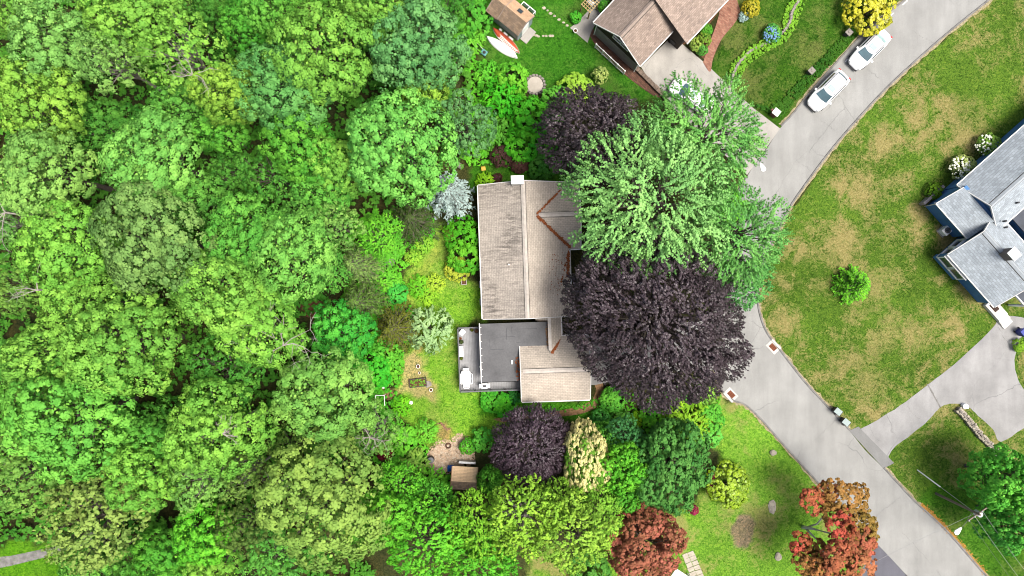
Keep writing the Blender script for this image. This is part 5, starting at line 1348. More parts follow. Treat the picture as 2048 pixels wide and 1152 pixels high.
# ------------------------------------------------------------------ cars
M['car_white'] = simple('car_paint_white', (0.78, 0.78, 0.78), 0.22, 0, 0.02, 1, 0.6, 0.8)
M['car_glass'] = simple('car_glass', (0.05, 0.09, 0.105), 0.06, 0, 0.3, 0.8, 0.9)
M['car_glass2'] = simple('car_glass_pale', (0.24, 0.34, 0.34), 0.08, 0, 0.2, 0.8, 0.9)
M['tyre'] = simple('tyre_rubber', (0.02, 0.02, 0.02), 0.85)
M['lamp_glass'] = simple('lamp_glass', (0.55, 0.57, 0.58), 0.15, 0.2, 0.1, 2, 0.6)
M['tail_red'] = simple('tail_lamp', (0.35, 0.02, 0.02), 0.3)
def lerp_tab(x, tab):
    for (a, va), (b, vb) in zip(tab, tab[1:]):
        if x <= b: return va + (vb-va)*max(0, (x-a)/(b-a))
    return tab[-1][1]
def make_car(label, loc, rz, L=4.6, Wd=1.86, Hh=1.66, suv=True):
    o = thing('parked_car', label, 'car', loc, rz, 'white parked cars'); h = L/2
    half = [(-h, .66), (-h+.12, .80), (-h+.45, .90), (-h+1.1, .925), (0, .93), (h-1.3, .925), (h-.7, .89), (h-.3, .78), (h-.08, .58), (h, .42)]
    belt = [(-h, .80), (-h+.10, .96), (-h+.9, 1.02), (0.4, .98), (0.95, .97), (h-.6, .90), (h-.15, .76), (h, .58)]
    rear = -h+.28 if suv else -h+.75
    top = [(-h, .80), (-h+.08, 1.0), (rear+.06, 1.12), (rear+.55, Hh-.06), (-.4, Hh), (.2, Hh-.03), (.45, Hh-.10), (1.25, 1.03), (1.4, 1.01), (h-.6, .94), (h-.15, .80), (h, .58)]
    cab = [(-h, .80), (rear, .76), (rear+.5, .66), (0, .68), (.5, .66), (1.2, .74), (h, .4)]
    xs = sorted(set([-h, -h+.05, -h+.12, -h+.3, rear+.06, rear+.3, rear+.55, -h+1.2, -.8, -.4, 0, .2, .45, .7, .95, 1.25, 1.4, h-.9, h-.6, h-.3, h-.15, h-.06, h]))
    k = Wd/1.86; rings = []
    for x in xs:
        w = lerp_tab(x, half)*k; zb = lerp_tab(x, belt); zt = max(zb, lerp_tab(x, top)); wc = min(w*0.97, lerp_tab(x, cab)*k)
        if zt - zb < 0.12: prof = [(w*.86, .22), (w*.98, .40), (w, .62*zb/.9), (w*.95, zb-.05), (w*.82, zb-.005), (w*.45, zt+.012), (0, zt+.025)]
        else: prof = [(w*.86, .22), (w*.98, .40), (w, .65), (w*.97, zb-.04), (wc+(w-wc)*.55, zb+.01), (wc, zt-.06), (wc*.62, zt-.005), (0, zt+.015)]
        if len(prof) == 7: prof = prof[:5] + [(w*.66, zb+.002), (w*.42, zt+.012), (0, zt+.025)]
        rings.append([(x, y, z) for y, z in prof] + [(x, -y, z) for y, z in prof[-2::-1]])
    n = len(rings[0]); mb = MB(); vs = [v for r_ in rings for v in r_]; fs = []
    for i in range(len(rings)-1):
        for j in range(n-1): fs.append((i*n+j, i*n+j+1, (i+1)*n+j+1, (i+1)*n+j))
        fs.append((i*n+n-1, i*n, (i+1)*n, (i+1)*n+n-1))
    fs.append(tuple(range(n))[::-1]); fs.append(tuple((len(rings)-1)*n+j for j in range(n)))
    mb.add(vs, [f[::-1] for f in fs])
    body = mb.build('body', M['car_white'], o, smooth=True)
    bm = bmesh.new(); bm.from_mesh(body.data); bmesh.ops.recalc_face_normals(bm, faces=bm.faces); bm.to_mesh(body.data); bm.free()
    def patch(name, x0, x1, f0, f1, mat, lift=0.012, nx_=5, ny_=8):
        """curved glass lying on the body between two stations, across the car"""
        vs, fs = [], []
        for i in range(nx_+1):
            for j in range(ny_+1):
                u = i/nx_; v_ = j/ny_*2-1
                x = x0 + (x1-x0)*u + (0.10 if x1 > 0 else -0.06)*(1-v_*v_)*(1 if x1 > 0 else 1); ww = (f0 + (f1-f0)*u)*k
                z = lerp_tab(x, top)
                vs.append((x, v_*ww, z + lift + 0.015*(1-v_*v_)))
                if i < nx_ and j < ny_: b = i*(ny_+1)+j; fs.append((b, b+ny_+1, b+ny_+2, b+1))
        return MB().add(vs, fs).build(name, mat, o, smooth=True)
    patch('windshield', 0.47, 1.14, .56, .66, M['car_glass'], 0.03)
    if suv: patch('rear_window', rear+.16, rear+.42, .58, .52, M['car_glass'], 0.03)
    else: patch('rear_window', rear+.12, rear+.52, .60, .52, M['car_glass2'], 0.03)
    for s in (-1, 1):
        wb = .895*k
        q = [(rear+.55, s*.80*k, 1.02), (.95, s*.82*k, .99), (.42, s*.715*k, Hh-.16), (rear+.62, s*.70*k, Hh-.16)]
        MB().add([(x, y + s*.05, z + .03) for x, y, z in q], [(0, 1, 2, 3) if s < 0 else (3, 2, 1, 0)]).build('side_window', M['car_glass'], o)
        mm = MB().rbox((.86, s*1.0*k, 1.02), (.20, .18, .13), 0).build('mirror', M['car_white'], o, bevel=.03)
        MB().tube([(rear+.35, s*.60*k, Hh+.035), (rear+.8, s*.62*k, Hh+.06), (.1, s*.62*k, Hh+.05), (.35, s*.60*k, Hh-.0)], .022, 5).build('roof_rail', M['dark'], o)
        MB().rbox((h-.28, s*.64*k, .74), (.34, .22, .14), s*-.35).build('headlight', M['lamp_glass'], o, bevel=.03)
        MB().rbox((-h+.10, s*.66*k, .88), (.16, .26, .2), 0).build('tail_light', M['tail_red'], o, bevel=.03)
        for x in (h-.92, -h+.88):
            wl = MB(); wl.tube([(x, s*.72*k, .34), (x, s*.925*k, .34)], .34, 16); ty = wl.build('tyre', M['tyre'], o)
            MB().tube([(x, s*.926*k, .34), (x, s*.935*k, .34)], .21, 12).build('rim', M['metal'], ty)
    MB().box(-.25, .22, -.36*k, .36*k, Hh+.0, Hh+.028).build('sunroof', M['car_glass2'], o, bevel=.01)
    MB().box(h-.10, h+.03, -.62*k, .62*k, .30, .48).build('bumper', M['dark'], o, bevel=.04)
    return o
cd = math.atan2(-.716, -.70)
make_car('white SUV parked at the kerb, nearer the concrete drive', P(1657,182,.8)*Vector((1,1,0)) if False else Vector((P(1657,181,.8).x, P(1657,181,.8).y, 0)), cd, 4.55, 1.86, 1.66, True)
c2 = make_car('white car with pale rear window parked nearer the top edge', Vector((P(1740,98,.8).x, P(1740,98,.8).y, 0)), cd, 4.6, 1.82, 1.5, False)
make_car('white car on the concrete drive half hidden under the silver maple', Vector((P(1383,192,.8).x, P(1383,192,.8).y, 0)), math.atan2(.55, -.83), 4.6, 1.84, 1.5, False)

# ------------------------------------------------------------------ canoes, mower, stone ring and paths in the top garden
def canoe(label, a, b, wpx, mat, open_top, mat2=None):
    pa, pb = P(*a, .3), P(*b, .3); d = pb-pa; L = d.length; m = (pa+pb)/2
    o = thing('canoe', label, 'canoe', (m.x, m.y, 0), math.atan2(d.y, d.x), 'canoes on the grass')
    n = 18; hw = wpx/PPM/2; vs, fs = [], []
    for i in range(n+1):
        u = i/n*2-1; w = hw*(1-abs(u)**2.2)**0.9 + 0.015; keel = 0.06 + 0.12*abs(u)**4; g = 0.34 + 0.10*abs(u)**3
        prof = [(-w, g), (-w*.96, g*.55), (-w*.55, keel+.02), (0, keel-.05), (w*.55, keel+.02), (w*.96, g*.55), (w, g)]
        if not open_top: prof = [(y, g + .06 - z) for y, z in prof]
        vs += [(u*L/2, y, z) for y, z in prof]
        if i < n: fs += [(i*7+j, (i+1)*7+j, (i+1)*7+j+1, i*7+j+1) for j in range(6)]
    hull = MB().add(vs, fs).build('hull', mat, o, smooth=True)
    so = hull.modifiers.new('wall', 'SOLIDIFY'); so.thickness = 0.02
    for s in (-1, 1):
        pts = []
        for i in range(n+1):
            u = i/n*2-1; w = hw*(1-abs(u)**2.2)**0.9 + 0.015; g = 0.34 + 0.10*abs(u)**3
            pts.append((u*L/2, s*w, g+.01 if open_top else .07 - 0.10*abs(u)**3*0))
        MB().tube(pts, 0.028, 5).build('gunwale', mat2 or mat, o, smooth=True)
    return o, hw, L
M['canoe_red'] = simple('red_hull', A(224,98,62), 0.5, 0, 0.12, 2)
M['canoe_white'] = simple('white_hull', (0.72, 0.72, 0.72), 0.4, 0, 0.05, 2)
canoe('white upturned canoe lying on the grass beside the shed', (973,72), (1035,115), 17, M['canoe_white'], False)
o, hw, L = canoe('orange-red canoe with white slats lying beside the garden shed', (986,55), (1039,105), 16, M['canoe_red'], False, M['canoe_white'])
for k in range(11):
    u = -0.18 + k*0.062
    MB().box(u*L*.9-.035, u*L*.9+.035, -hw*.95, -hw*.15, .36, .385).build('slat', M['white'], o)
MB().box(-.22*L, .46*L, -hw*.98, -hw*.88, .355, .38).build('slat_rail', M['white'], o)
MB().box(-.22*L, .46*L, -hw*.14, -hw*.05, .375, .395).build('slat_rail', M['white'], o)
mw = thing('lawn_mower', 'small teal lawn mower on the grass left of the white canoe', 'mower', P(968,106), R(-35))
MB().box(-.30, .32, -.26, .26, .12, .30).build('mower_deck', simple('teal_paint', A(120,190,190), 0.4), mw, bevel=.05)
MB().lathe((.05, 0, .302), [(.15, 0), (.15, .12), (.10, .16)], 12).build('engine', M['dark'], mw)
for x in (-.25, .27):
    for s in (-1, 1): MB().tube([(x, s*.27, .11), (x, s*.33, .11)], .11, 12).build('wheel', M['tyre'], mw)
for s in (-1, 1): MB().tube([(-.28, s*.2, .28), (-.65, s*.2, .62), (-.9, s*.2, .95)], .018, 5).build('handle', M['white'], mw)
MB().tube([(-.9, -.2, .95), (-.9, .2, .95)], .02, 5).build('grip', M['dark'], mw)
M['stone'] = simple('pale_stone', A(205,196,176), 0.95, 0, 0.3, 4, 0.1, 0, 0.5)
M['stone_grey'] = simple('grey_stone', A(176,168,160), 0.95, 0, 0.35, 4, 0.1, 0, 0.5)
def blob(c, rx, ry, rz_, seed, n=9, flat=0.6):
    """irregular stone: jittered rounded polygon with a domed top"""
    r_ = random.Random(seed); mb = MB(); ring = [(math.cos(6.283*i/n)*rx*r_.uniform(.8, 1.12), math.sin(6.283*i/n)*ry*r_.uniform(.8, 1.12)) for i in range(n)]
    vs = [(c[0]+x, c[1]+y, c[2]) for x, y in ring] + [(c[0]+x*.97, c[1]+y*.97, c[2]+rz_*flat) for x, y in ring] + [(c[0]+x*.6, c[1]+y*.6, c[2]+rz_*r_.uniform(.9, 1.05)) for x, y in ring]
    fs = [(i, (i+1) % n, (i+1) % n+n, i+n) for i in range(n)] + [(i+n, (i+1) % n+n, (i+1) % n+2*n, i+2*n) for i in range(n)] + [tuple(range(2*n, 3*n))]
    return mb.add(vs, fs)
ring = thing('stone_ring', 'round stone-edged sandpit on the grass of the top garden', 'stone ring', P(1070,170))
MB().lathe((0, 0, 0), [(.80, 0), (.80, .16), (.1, .19)], 20).build('sand', simple('pale_sand', A(216,206,192), 1.0, 0, .12, 3), ring)
for i in range(18):
    a = 6.283*i/18; blob((math.cos(a)*.92, math.sin(a)*.92, 0), .18, .15, .30, i).build('stone', M['stone_grey'], ring)
sp = tag(empty('stepping_stones'), kind='structure')
r = random.Random(2)
for i, (x, y) in enumerate([(1088,16),(1095,21),(1101,27),(1109,32),(1118,39),(1127,45),(1134,51),(1066,69),(1072,71),(1077,73),(1086,72),(1092,72),(1100,72),(1105,72)]):
    p = P(x, y); blob((p.x, p.y, 0), r.uniform(.12, .22), r.uniform(.10, .17), .06, i+40).build('stone', M['stone'], sp)
tre = thing('garden_trellis', 'wooden garden arbour with crossed slats beside the brown house patio', 'trellis', P(1176,22), nb_ang)
M['pine'] = simple('bare_pine', A(214,186,130), 0.8, 0, 0.15, 4)
for k in range(6): MB().box(-.62+k*.25, -.56+k*.25, -.62, .62, 2.0, 2.06).build('slat', M['pine'], tre)
for k in range(5): MB().box(-.68, .75, -.56+k*.27, -.51+k*.27, 2.065, 2.11).build('slat', M['pine'], tre)
for x in (-.55, .6):
    for y in (-.5, .5): MB().box(x-.05, x+.05, y-.05, y+.05, 0, 1.998).build('post', M['pine'], tre)
def pot(px, py, rad, hgt, label, mat, soil=True, z=0.0, name='plant_pot', plantcol=None, group='pots'):
    q = P(px, py, z+hgt); o = thing(name, label, 'pot', (q.x, q.y, z), 0, group)
    MB().lathe((0, 0, 0), [(rad*.72, 0), (rad, hgt*.9), (rad*1.08, hgt*.9), (rad*1.08, hgt), (rad*.86, hgt), (rad*.84, hgt*.86)], 18).build('pot_body', mat, o)
    MB().lathe((0, 0, 0), [(rad*.7, hgt*.84), (rad*.84, hgt*.87)], 14).build('soil', M['mulch'] if soil else M['dark'], o)
    if plantcol:
        f = PROTO['bush'][0]['crown']; c_ = bpy.data.objects.new('foliage', f); COL.objects.link(c_); c_.parent = o; c_.location = (0, 0, hgt*.7); c_.scale = (rad*1.2, rad*1.2, rad*1.0)
        c_.material_slots[0].link = 'OBJECT'; c_.material_slots[0].material = M['leaf']; c_.color = (*plantcol, 1)
    return o
M['terracotta'] = simple('terracotta', A(190,120,90), 0.85)
pot(1151, 61, .19, .5, 'white round pot at the corner of the brown house patio', M['white'])
sm = thing('covered_grill', 'grey and black covered grill on the patio at the top edge', 'grill', P(1187,3), nb_ang)
MB().box(-.7, .7, -.4, .4, .0, .85).build('cabinet', M['metal'], sm, bevel=.04)
MB().lathe((0, 0, .852), [(.36, 0), (.34, .16), (.2, .28), (.05, .3)], 14).build('lid', M['dark'], sm, smooth=True)

# curved raised bed of the brown house: low wall of stones with planting on both sides
bed = thing('curved_stone_bed', 'curved low stone wall of the flower bed beside the brick walk', 'stone wall')
ln = smooth_line([P(*p) for p in [(1458,172),(1469,140),(1485,117),(1505,99),(1530,88),(1553,77),(1575,50),(1584,23),(1596,2),(1606,-14)]], 9)
for i, q in enumerate(ln): blob((q.x + r.uniform(-.04, .04), q.y + r.uniform(-.04, .04), 0), .2, .17, .36, i+100, 7).build('stone', M['stone_grey'], bed)
scatter_mass('bed_planting', [[(1448,165),(1462,130),(1490,100),(1530,78),(1560,55),(1575,10),(1598,-20),(1625,-20),(1606,10),(1590,55),(1570,85),(1530,105),(1500,125),(1482,150),(1475,178)]], 620, 14, .16, .13, A(136,196,60,LK), 15, 'yellow-green flower bed planting along the curved stone wall', 'flower bed', .4)

# ------------------------------------------------------------------ bins, posts, lamps, catch basins
def bin_(px, py, label, body, lid, rz=0.0, ground=True):
    o = thing('wheeled_bin', label, 'bin', P(px, py), rz, 'wheeled bins')
    vs = [(-.24,-.27,.06),(.24,-.27,.06),(.24,.27,.06),(-.24,.27,.06),(-.27,-.32,1.0),(.27,-.32,1.0),(.27,.32,1.0),(-.27,.32,1.0)]
    MB().add(vs, [(0,3,2,1),(4,5,6,7),(0,1,5,4),(1,2,6,5),(2,3,7,6),(3,0,4,7)]).build('bin_body', body, o)
    MB().slab([(-.28,-.33,1.03),(.28,-.33,1.03),(.28,.34,1.09),(-.28,.34,1.09)], .05).build('lid', lid, o, bevel=.015)
    MB().tube([(-.25,.40,1.0),(.25,.40,1.0)], .025, 6).build('handle', body, o)
    for s in (-1, 1): MB().tube([(s*.26,.30,.12),(s*.31,.30,.12)], .12, 12).build('wheel', M['tyre'], o)
    return o
pale_lid = simple('pale_lid', A(170,190,188), 0.5); blue_p = simple('blue_plastic', A(30,60,170), 0.5); grey_p = simple('charcoal_plastic', (0.03,0.03,0.033), 0.5)
bin_(1668,820,'dark bin with pale lid at the kerb, left of the pair', grey_p, pale_lid, R(-130))
bin_(1684,841,'dark bin with pale lid at the kerb, right of the pair', grey_p, pale_lid, R(-130))
bin_(1340,76,'blue recycling bin in the corner by the garage', blue_p, blue_p, nb_ang)
bin_(1346,85,'black rubbish bin beside the blue bin at the garage', grey_p, grey_p, nb_ang)
bin_(2036,664,'blue bin by the blue house at the right edge', blue_p, blue_p, bh_ang)
def post(px, py, label):
    o = thing('garden_pier', label, 'pier', P(px, py), R(-45), 'stone piers along the bank')
    MB().box(-.22, .22, -.22, .22, 0, .85).build('shaft', simple('pier_dark', (0.06,0.055,0.05), .9) if 'pier_dark' not in bpy.data.materials else bpy.data.materials['pier_dark'], o)
    MB().box(-.30, .30, -.30, .30, .853, .95).build('cap', M['stone_grey'], o, bevel=.03)
    MB().lathe((0, 0, .952), [(.12, 0), (.10, .06)], 8).build('finial', M['stone_grey'], o)
post(1617,146,'square stone pier cap on the bank, beside the nearer parked car')
post(1691,70,'square stone pier cap on the bank, near the golden bush')
mbx = thing('mailbox_pier', 'brick mailbox pier with white top beside the concrete drive', 'mailbox', P(1546,229), R(-38))
MB().box(-.28, .28, -.26, .26, 0, 1.0).build('brick_shaft', M['brick_old'], mbx)
MB().box(-.34, .34, -.32, .32, 1.003, 1.12).build('top_slab', M['white'], mbx, bevel=.02)
MB().box(-.55, -.29, -.12, .12, .7, .95).build('mailbox', simple('mailbox_red', A(150,100,90)), mbx, bevel=.04)
def basin(px, py, rz, label):
    o = thing('catch_basin', label, 'drain', P(px, py), rz, 'street drains')
    MB().box(-.62, .62, -.42, .42, 0, .035).build('frame', simple('basin_concrete', (0.36,0.35,0.33), .85, 0, .2) if 'basin_concrete' not in bpy.data.materials else bpy.data.materials['basin_concrete'], o)
    MB().box(-.62, .62, .30, .52, .036, .14).build('kerb_stone', bpy.data.materials['basin_concrete'], o, bevel=.02)
    MB().box(-.36, .36, -.26, .22, .036, .042).build('grate_pit', simple('rust_dark', A(110,52,38), .9) if 'rust_dark' not in bpy.data.materials else bpy.data.materials['rust_dark'], o)
    for k in range(7): MB().box(-.34+k*.105, -.30+k*.105, -.25, .21, .0425, .055).build('bar', simple('rust', A(176,112,76), .9) if 'rust' not in bpy.data.materials else bpy.data.materials['rust'], o)
basin(1546,694,R(-46),'rusty-grated drain with white frame at the right kerb bend')
basin(1462,789,R(-46+180),'rusty-grated drain with white frame at the left kerb below the beech')

def lamp_head(par, p, ang, mat):
    mb = MB(); n = 12; vs, fs = [], []
    outline = [(-.42, .05), (-.3, .10), (0, .20), (.22, .24), (.36, .18), (.42, .0)]
    ring_ = [(x, y) for x, y in outline] + [(x, -y) for x, y in outline[-2::-1]]
    pts = [(x*math.cos(ang)-y*math.sin(ang)+p[0], x*math.sin(ang)+y*math.cos(ang)+p[1]) for x, y in ring_]
    mb.prism(pts, p[2]-.12, p[2]+.02); return mb.build('lamp_head', mat, par, bevel=.03)
def street_lamp(px, py, hx, hy, z, label):
    b = P(px, py, 0); hd = P(hx, hy, z) - b
    o = thing('street_lamp', label, 'street lamp', b)
    MB().tube([(0, 0, 0), (0, 0, z-.6)], [.12, .09], 10).build('pole', simple('weathered_pole', (0.16,0.13,0.10), .9) if 'weathered_pole' not in bpy.data.materials else bpy.data.materials['weathered_pole'], o)
    u = Vector((hd.x, hd.y, 0)); MB().tube([(0, 0, z-.75), tuple(u*.5 + Vector((0,0,z-.15))), tuple(u*.9 + Vector((0,0,z)))], .04, 6).build('arm', M['metal'], o)
    lamp_head(o, hd, math.atan2(u.y, u.x), M['white'])
street_lamp(1458,318,1525,334,7.6,'street lamp with white head over the road beside the silver maple')
M['cable_dark'] = simple('cable_dark', (0.06, 0.06, 0.06), 0.6)
pol = thing('utility_pole', 'wooden utility pole with white transformer and lamp at the lower right', 'utility pole', P(1872,987))
pb_ = P(1872,987)
MB().tube([(0, 0, 0), (0, 0, 4), (0, 0, 7.6)], [.13, .115, .09], 10).build('pole', bpy.data.materials['weathered_pole'], pol)
MB().rbox((0, 0, 7.2), (2.2, .10, .12), R(35)).build('crossarm', bpy.data.materials['weathered_pole'], pol)
MB().lathe((.32, -.12, 6.2), [(.22, 0), (.27, .1), (.27, .8), (.2, .9), (.05, .93)], 14).build('transformer', simple('transformer_grey', (0.4,0.42,0.43), .4), pol, smooth=False)
for s in (-1, -.4, .4, 1): MB().lathe((s*1.02*math.cos(R(35)), s*1.02*math.sin(R(35)), 7.26), [(.05, 0), (.06, .06), (.03, .14)], 8).build('insulator', M['white'], pol)
lh = P(1917,1062,6.8) - pb_
MB().tube([(0, 0, 6.3), tuple(Vector((lh.x*.5, lh.y*.5, 6.75))), tuple(Vector((lh.x*.85, lh.y*.85, 6.8)))], .025, 6).build('lamp_arm', M['cable_dark'], pol)
lamp_head(pol, lh, math.atan2(lh.y, lh.x), M['white'])
M['cable'] = simple('cable_grey', (0.22, 0.22, 0.22), 0.6)
def cable(label, a, b, sag, rad, mat):
    a, b = Vector(a), Vector(b); pts = [a.lerp(b, i/14) - Vector((0, 0, sag*4*(i/14)*(1-i/14))) for i in range(15)]
    return tag(MB().tube(pts, rad, 5).build('overhead_cable', mat), label, 'cable', 'overhead cables')
pt = pb_ + Vector((0, 0, 7.3))
cable('guy wire with white guard from the utility pole to the lawn', pb_ + Vector((0, 0, 6.6)), P(1835,940), 0, .022, M['cable'])
g0 = P(1835,940); g1 = g0.lerp(pb_ + Vector((0, 0, 6.6)), .42)
tag(MB().tube([g0, g1], .06, 8).build('guy_guard', M['white']), 'white plastic guard on the lower end of the guy wire', 'cable guard')
for i, s in enumerate((-1, -.4, .4)):
    off = Vector((s*1.02*math.cos(R(35)), s*1.02*math.sin(R(35)), 0.1))
    e = P(2075,1190,7.3)
    cable('overhead power line running to the lower right corner, ' + ('leftmost', 'middle', 'rightmost')[i] + ' strand', pt + off, e + off, .25, .014, M['cable'] if i else M['cable_dark'])
cable('overhead service line crossing the road to the bottom edge', pt + Vector((0, 0, -.4)), P(1600,1200,5.0), .2, .012, M['cable'])

# ------------------------------------------------------------------ deck furniture
def on_deck(px, py, z): q = P(px, py, z); return q
DZ = 1.006
tb = thing('patio_dining_set', 'white covered dining table with chairs on the deck', 'patio set', P(932,755,DZ+.7)*1, HA)
tb.location.z = DZ
M['cover'] = simple('white_cover', (0.72, 0.72, 0.72), .8, 0, .05, 2)
tp = MB(); out_ = [(-.38,-.62),(.38,-.62),(.44,-.5),(.44,.5),(.38,.62),(-.38,.62),(-.44,.5),(-.44,-.5)]
tp.prism(out_, .70, .74); tp.build('table_top', M['cover'], tb)
for s in (-1, 1):
    for t_ in (-1, 1): MB().box(s*.32-.03, s*.32+.03, t_*.5-.03, t_*.5+.03, 0, .698).build('leg', M['white'], tb)
def chair(px, py, rz, label):
    q = P(px, py, DZ+.45); o = thing('patio_chair', label, 'chair', (q.x, q.y, DZ), rz, 'patio chairs')
    MB().box(-.24, .24, -.22, .24, .40, .45).build('seat', M['cover'], o, bevel=.02)
    MB().box(-.24, .24, .20, .26, .455, .88).build('backrest', M['cover'], o, bevel=.02)
    for s in (-1, 1):
        for y in (-.19, .21): MB().box(s*.21-.02, s*.21+.02, y-.02, y+.02, 0, .398).build('leg', M['metal'], o)
        MB().box(s*.27-.02, s*.27+.02, -.2, .2, .60, .63).build('armrest', M['cover'], o)
for i, (x, y, rz, l) in enumerate([(932,741,0,'white patio chair at the upper end of the deck table'),(933,771,math.pi,'white patio chair at the lower end of the deck table'),(926,752,R(90),'white patio chair at the upper left of the deck table'),(926,762,R(90),'white patio chair at the lower left of the deck table'),(940,752,R(-90),'white patio chair at the upper right of the deck table'),(940,762,R(-90),'white patio chair at the lower right of the deck table')]): chair(x, y, rz+HA, l)
chair(925,665,R(50),'white lounge chair in the upper left corner of the deck')
bx = thing('storage_bench', 'long white storage bench on the left side of the deck', 'bench', (P(922,703,DZ+.5).x, P(922,703,DZ+.5).y, DZ), HA)
MB().box(-.2, .2, -.48, .48, 0, .45).build('box', M['white'], bx, bevel=.02)
MB().box(-.22, .22, -.50, .50, .453, .5).build('lid', M['white'], bx, bevel=.015)
gr = thing('barbecue_grill', 'silver barbecue grill with black centre at the lower deck railing', 'grill', (P(969,772,DZ+.9).x, P(969,772,DZ+.9).y, DZ), HA)
MB().box(-.32, .32, -.24, .24, 0, .82).build('cabinet', M['metal'], gr, bevel=.02)
MB().box(-.34, .34, -.24, .26, .823, 1.02).build('hood', M['white'], gr, bevel=.06)
MB().box(-.18, .18, -.10, .10, 1.021, 1.05).build('vent', M['dark'], gr)
for s in (-1, 1): MB().box(*(sorted((s*.35, s*.52))), -.2, .2, .80, .84).build('side_shelf', M['metal'], gr)
pot(953,662,.22,.45,'large dark pot on the deck beside the flat roof corner', M['dark'], True, DZ)
pot(944,660,.14,.3,'small leafy pot at the top railing of the deck', M['terracotta'], True, DZ, plantcol=A(110,120,40))
pot(921,677,.12,.25,'small terracotta pot below the lounge chair on the deck', M['terracotta'], True, DZ)
pot(923,684,.17,.4,'dark pot with plant above the storage bench', M['dark'], True, DZ, plantcol=A(90,110,60))
pot(923,717,.13,.3,'green potted plant below the storage bench', M['dark'], True, DZ, plantcol=A(120,136,50))
dish = thing('deck_parasol', 'folded white parasol leaning at the edge of the flat roof', 'parasol', (P(961,735,2.5).x, P(961,735,2.5).y, DZ), HA)
MB().tube([(0, 0, 0), (0, 0, 1.6)], .025, 6).build('pole', M['metal'], dish)
MB().lathe((0, 0, .5), [(.10, 0), (.16, .25), (.06, 1.15), (.02, 1.2)], 10).build('canopy', M['cover'], dish, smooth=True)

# ------------------------------------------------------------------ vegetable garden and odds and ends on the back lawn
M['frame_wood'] = simple('dark_timber', (0.05, 0.042, 0.034), .9, 0, .4, 5)
vb = thing('raised_vegetable_bed', 'dark timber raised bed on the dry garden soil', 'raised bed', P(836,765), R(7))
for (a, b, c_, d) in ((-.85,.85,.34,.42),(-.85,.85,-.42,-.34),(-.85,-.77,-.338,.338),(.77,.85,-.338,.338)): MB().box(a, b, c_, d, 0, .3).build('board', M['frame_wood'], vb)
MB().box(-.765, .765, -.335, .335, 0, .22).build('soil', M['mulch'], vb)
scatter_mass('bed_seedlings', [[(822,760),(850,755),(852,772),(822,776)]], 70, 10, .12, .1, A(120,180,60,LK), 21, 'small green seedlings in the raised timber bed', 'seedlings', .4)
M['galv'] = simple('white_enamel', (0.6, 0.6, 0.58), .5)
pot(836,733,.18,.3,'round white tub on the dry garden soil, upper one', M['galv'])
pot(839,746,.12,.25,'small white pot below the upper round tub', M['galv'])
pot(862,780,.17,.3,'round white tub at the lower right of the raised bed', M['galv'])
fr = thing('white_garden_frame', 'white pipe frame standing among the plants left of the lawn', 'garden frame', P(762,798))
for a, b in (((-.4,.45,.9),(.45,.48,.9)), ((-.4,.45,.9),(-.36,-.7,.9)), ((.45,.48,.9),(.5,-.5,.9)), ((-.4,.45,0),(-.4,.45,.9)), ((.45,.48,0),(.45,.48,.9)), ((-.36,-.7,0),(-.36,-.7,.9)), ((.5,-.5,0),(.5,-.5,.9))): MB().tube([a, b], .035, 6).build('pipe', M['white'], fr)
def rock(px, py, rx, ry, h, label, seed, mat=None):
    q = P(px, py); o = blob((0, 0, 0), rx/PPM, ry/PPM, h, seed, 11).build('rock', mat or M['stone'], None, smooth=False); o.location = (q.x, q.y, 0)
    tag(o, label, 'rock', 'rocks')
rock(781,523,11,11,.5,'pale grey boulder among the shrubs left of the lawn tip',1,M['stone_grey'])
rock(790,560,10,4,.25,'flat pale stone beside the emerald shrub',2)
rock(767,773,5,4,.3,'white stone left of the dry garden',3,M['white'])
rock(1546,905,8,6,.25,'pale stone on the grass near the left kerb',4)
rock(1544,1014,8,15,.12,'long pale stone lying in the lower lawn',5)
rock(1556,1113,7,9,.2,'pale stone on the lower lawn beside the red maple',6,M['stone'])
rock(855,768,9,7,.2,'small pale rubble stone at the end of the raised bed',7,M['stone_grey'])
rock(1085,357,6,3,.2,'small white stone behind the top of the tan roof',8)
rock(822,805,4,4,.15,'tiny white stone on the grass below the raised bed',9,M['white'])
pl_ = thing('timber_planter', 'narrow timber planter box at the end of the rhododendron hedge', 'planter', P(928,556), R(2))
for (a, b, c_, d) in ((-.26,.26,.62,.68),(-.26,.26,-.68,-.62),(-.26,-.2,-.618,.618),(.2,.26,-.618,.618)): MB().box(a, b, c_, d, 0, .35).build('board', simple('grey_timber', (0.28,0.26,0.24), .9) if 'grey_timber' not in bpy.data.materials else bpy.data.materials['grey_timber'], pl_)
MB().box(-.198, .198, -.616, .616, 0, .22).build('soil', M['mulch'], pl_)
yel = thing('yellow_toy_bench', 'small yellow garden seat in the grass above the tan roof', 'garden seat', P(967,338), R(12))
yp = simple('yellow_plastic', A(238,200,70), .5)
MB().box(-.22, .22, -.2, .2, .22, .27).build('seat', yp, yel, bevel=.02); MB().box(-.22, .22, .15, .2, .275, .5).build('backrest', yp, yel, bevel=.02)
for s in (-1, 1):
    for y in (-.16, .16): MB().box(s*.18-.02, s*.18+.02, y-.02, y+.02, 0, .218).build('leg', yp, yel)
ba = thing('compost_barrel', 'grey barrel lying by the tree above the silver spruce', 'barrel', P(918,331), R(-35))
MB().tube([(-.4, 0, .26), (.4, 0, .26)], .26, 14).build('drum', M['stone_grey'], ba); MB().tube([(.401, 0, .26), (.44, 0, .26)], .22, 14).build('lid', M['dark'], ba)
tk = thing('rain_barrel', 'black round barrel at the left edge of the wood chip yard', 'barrel', P(863,917))
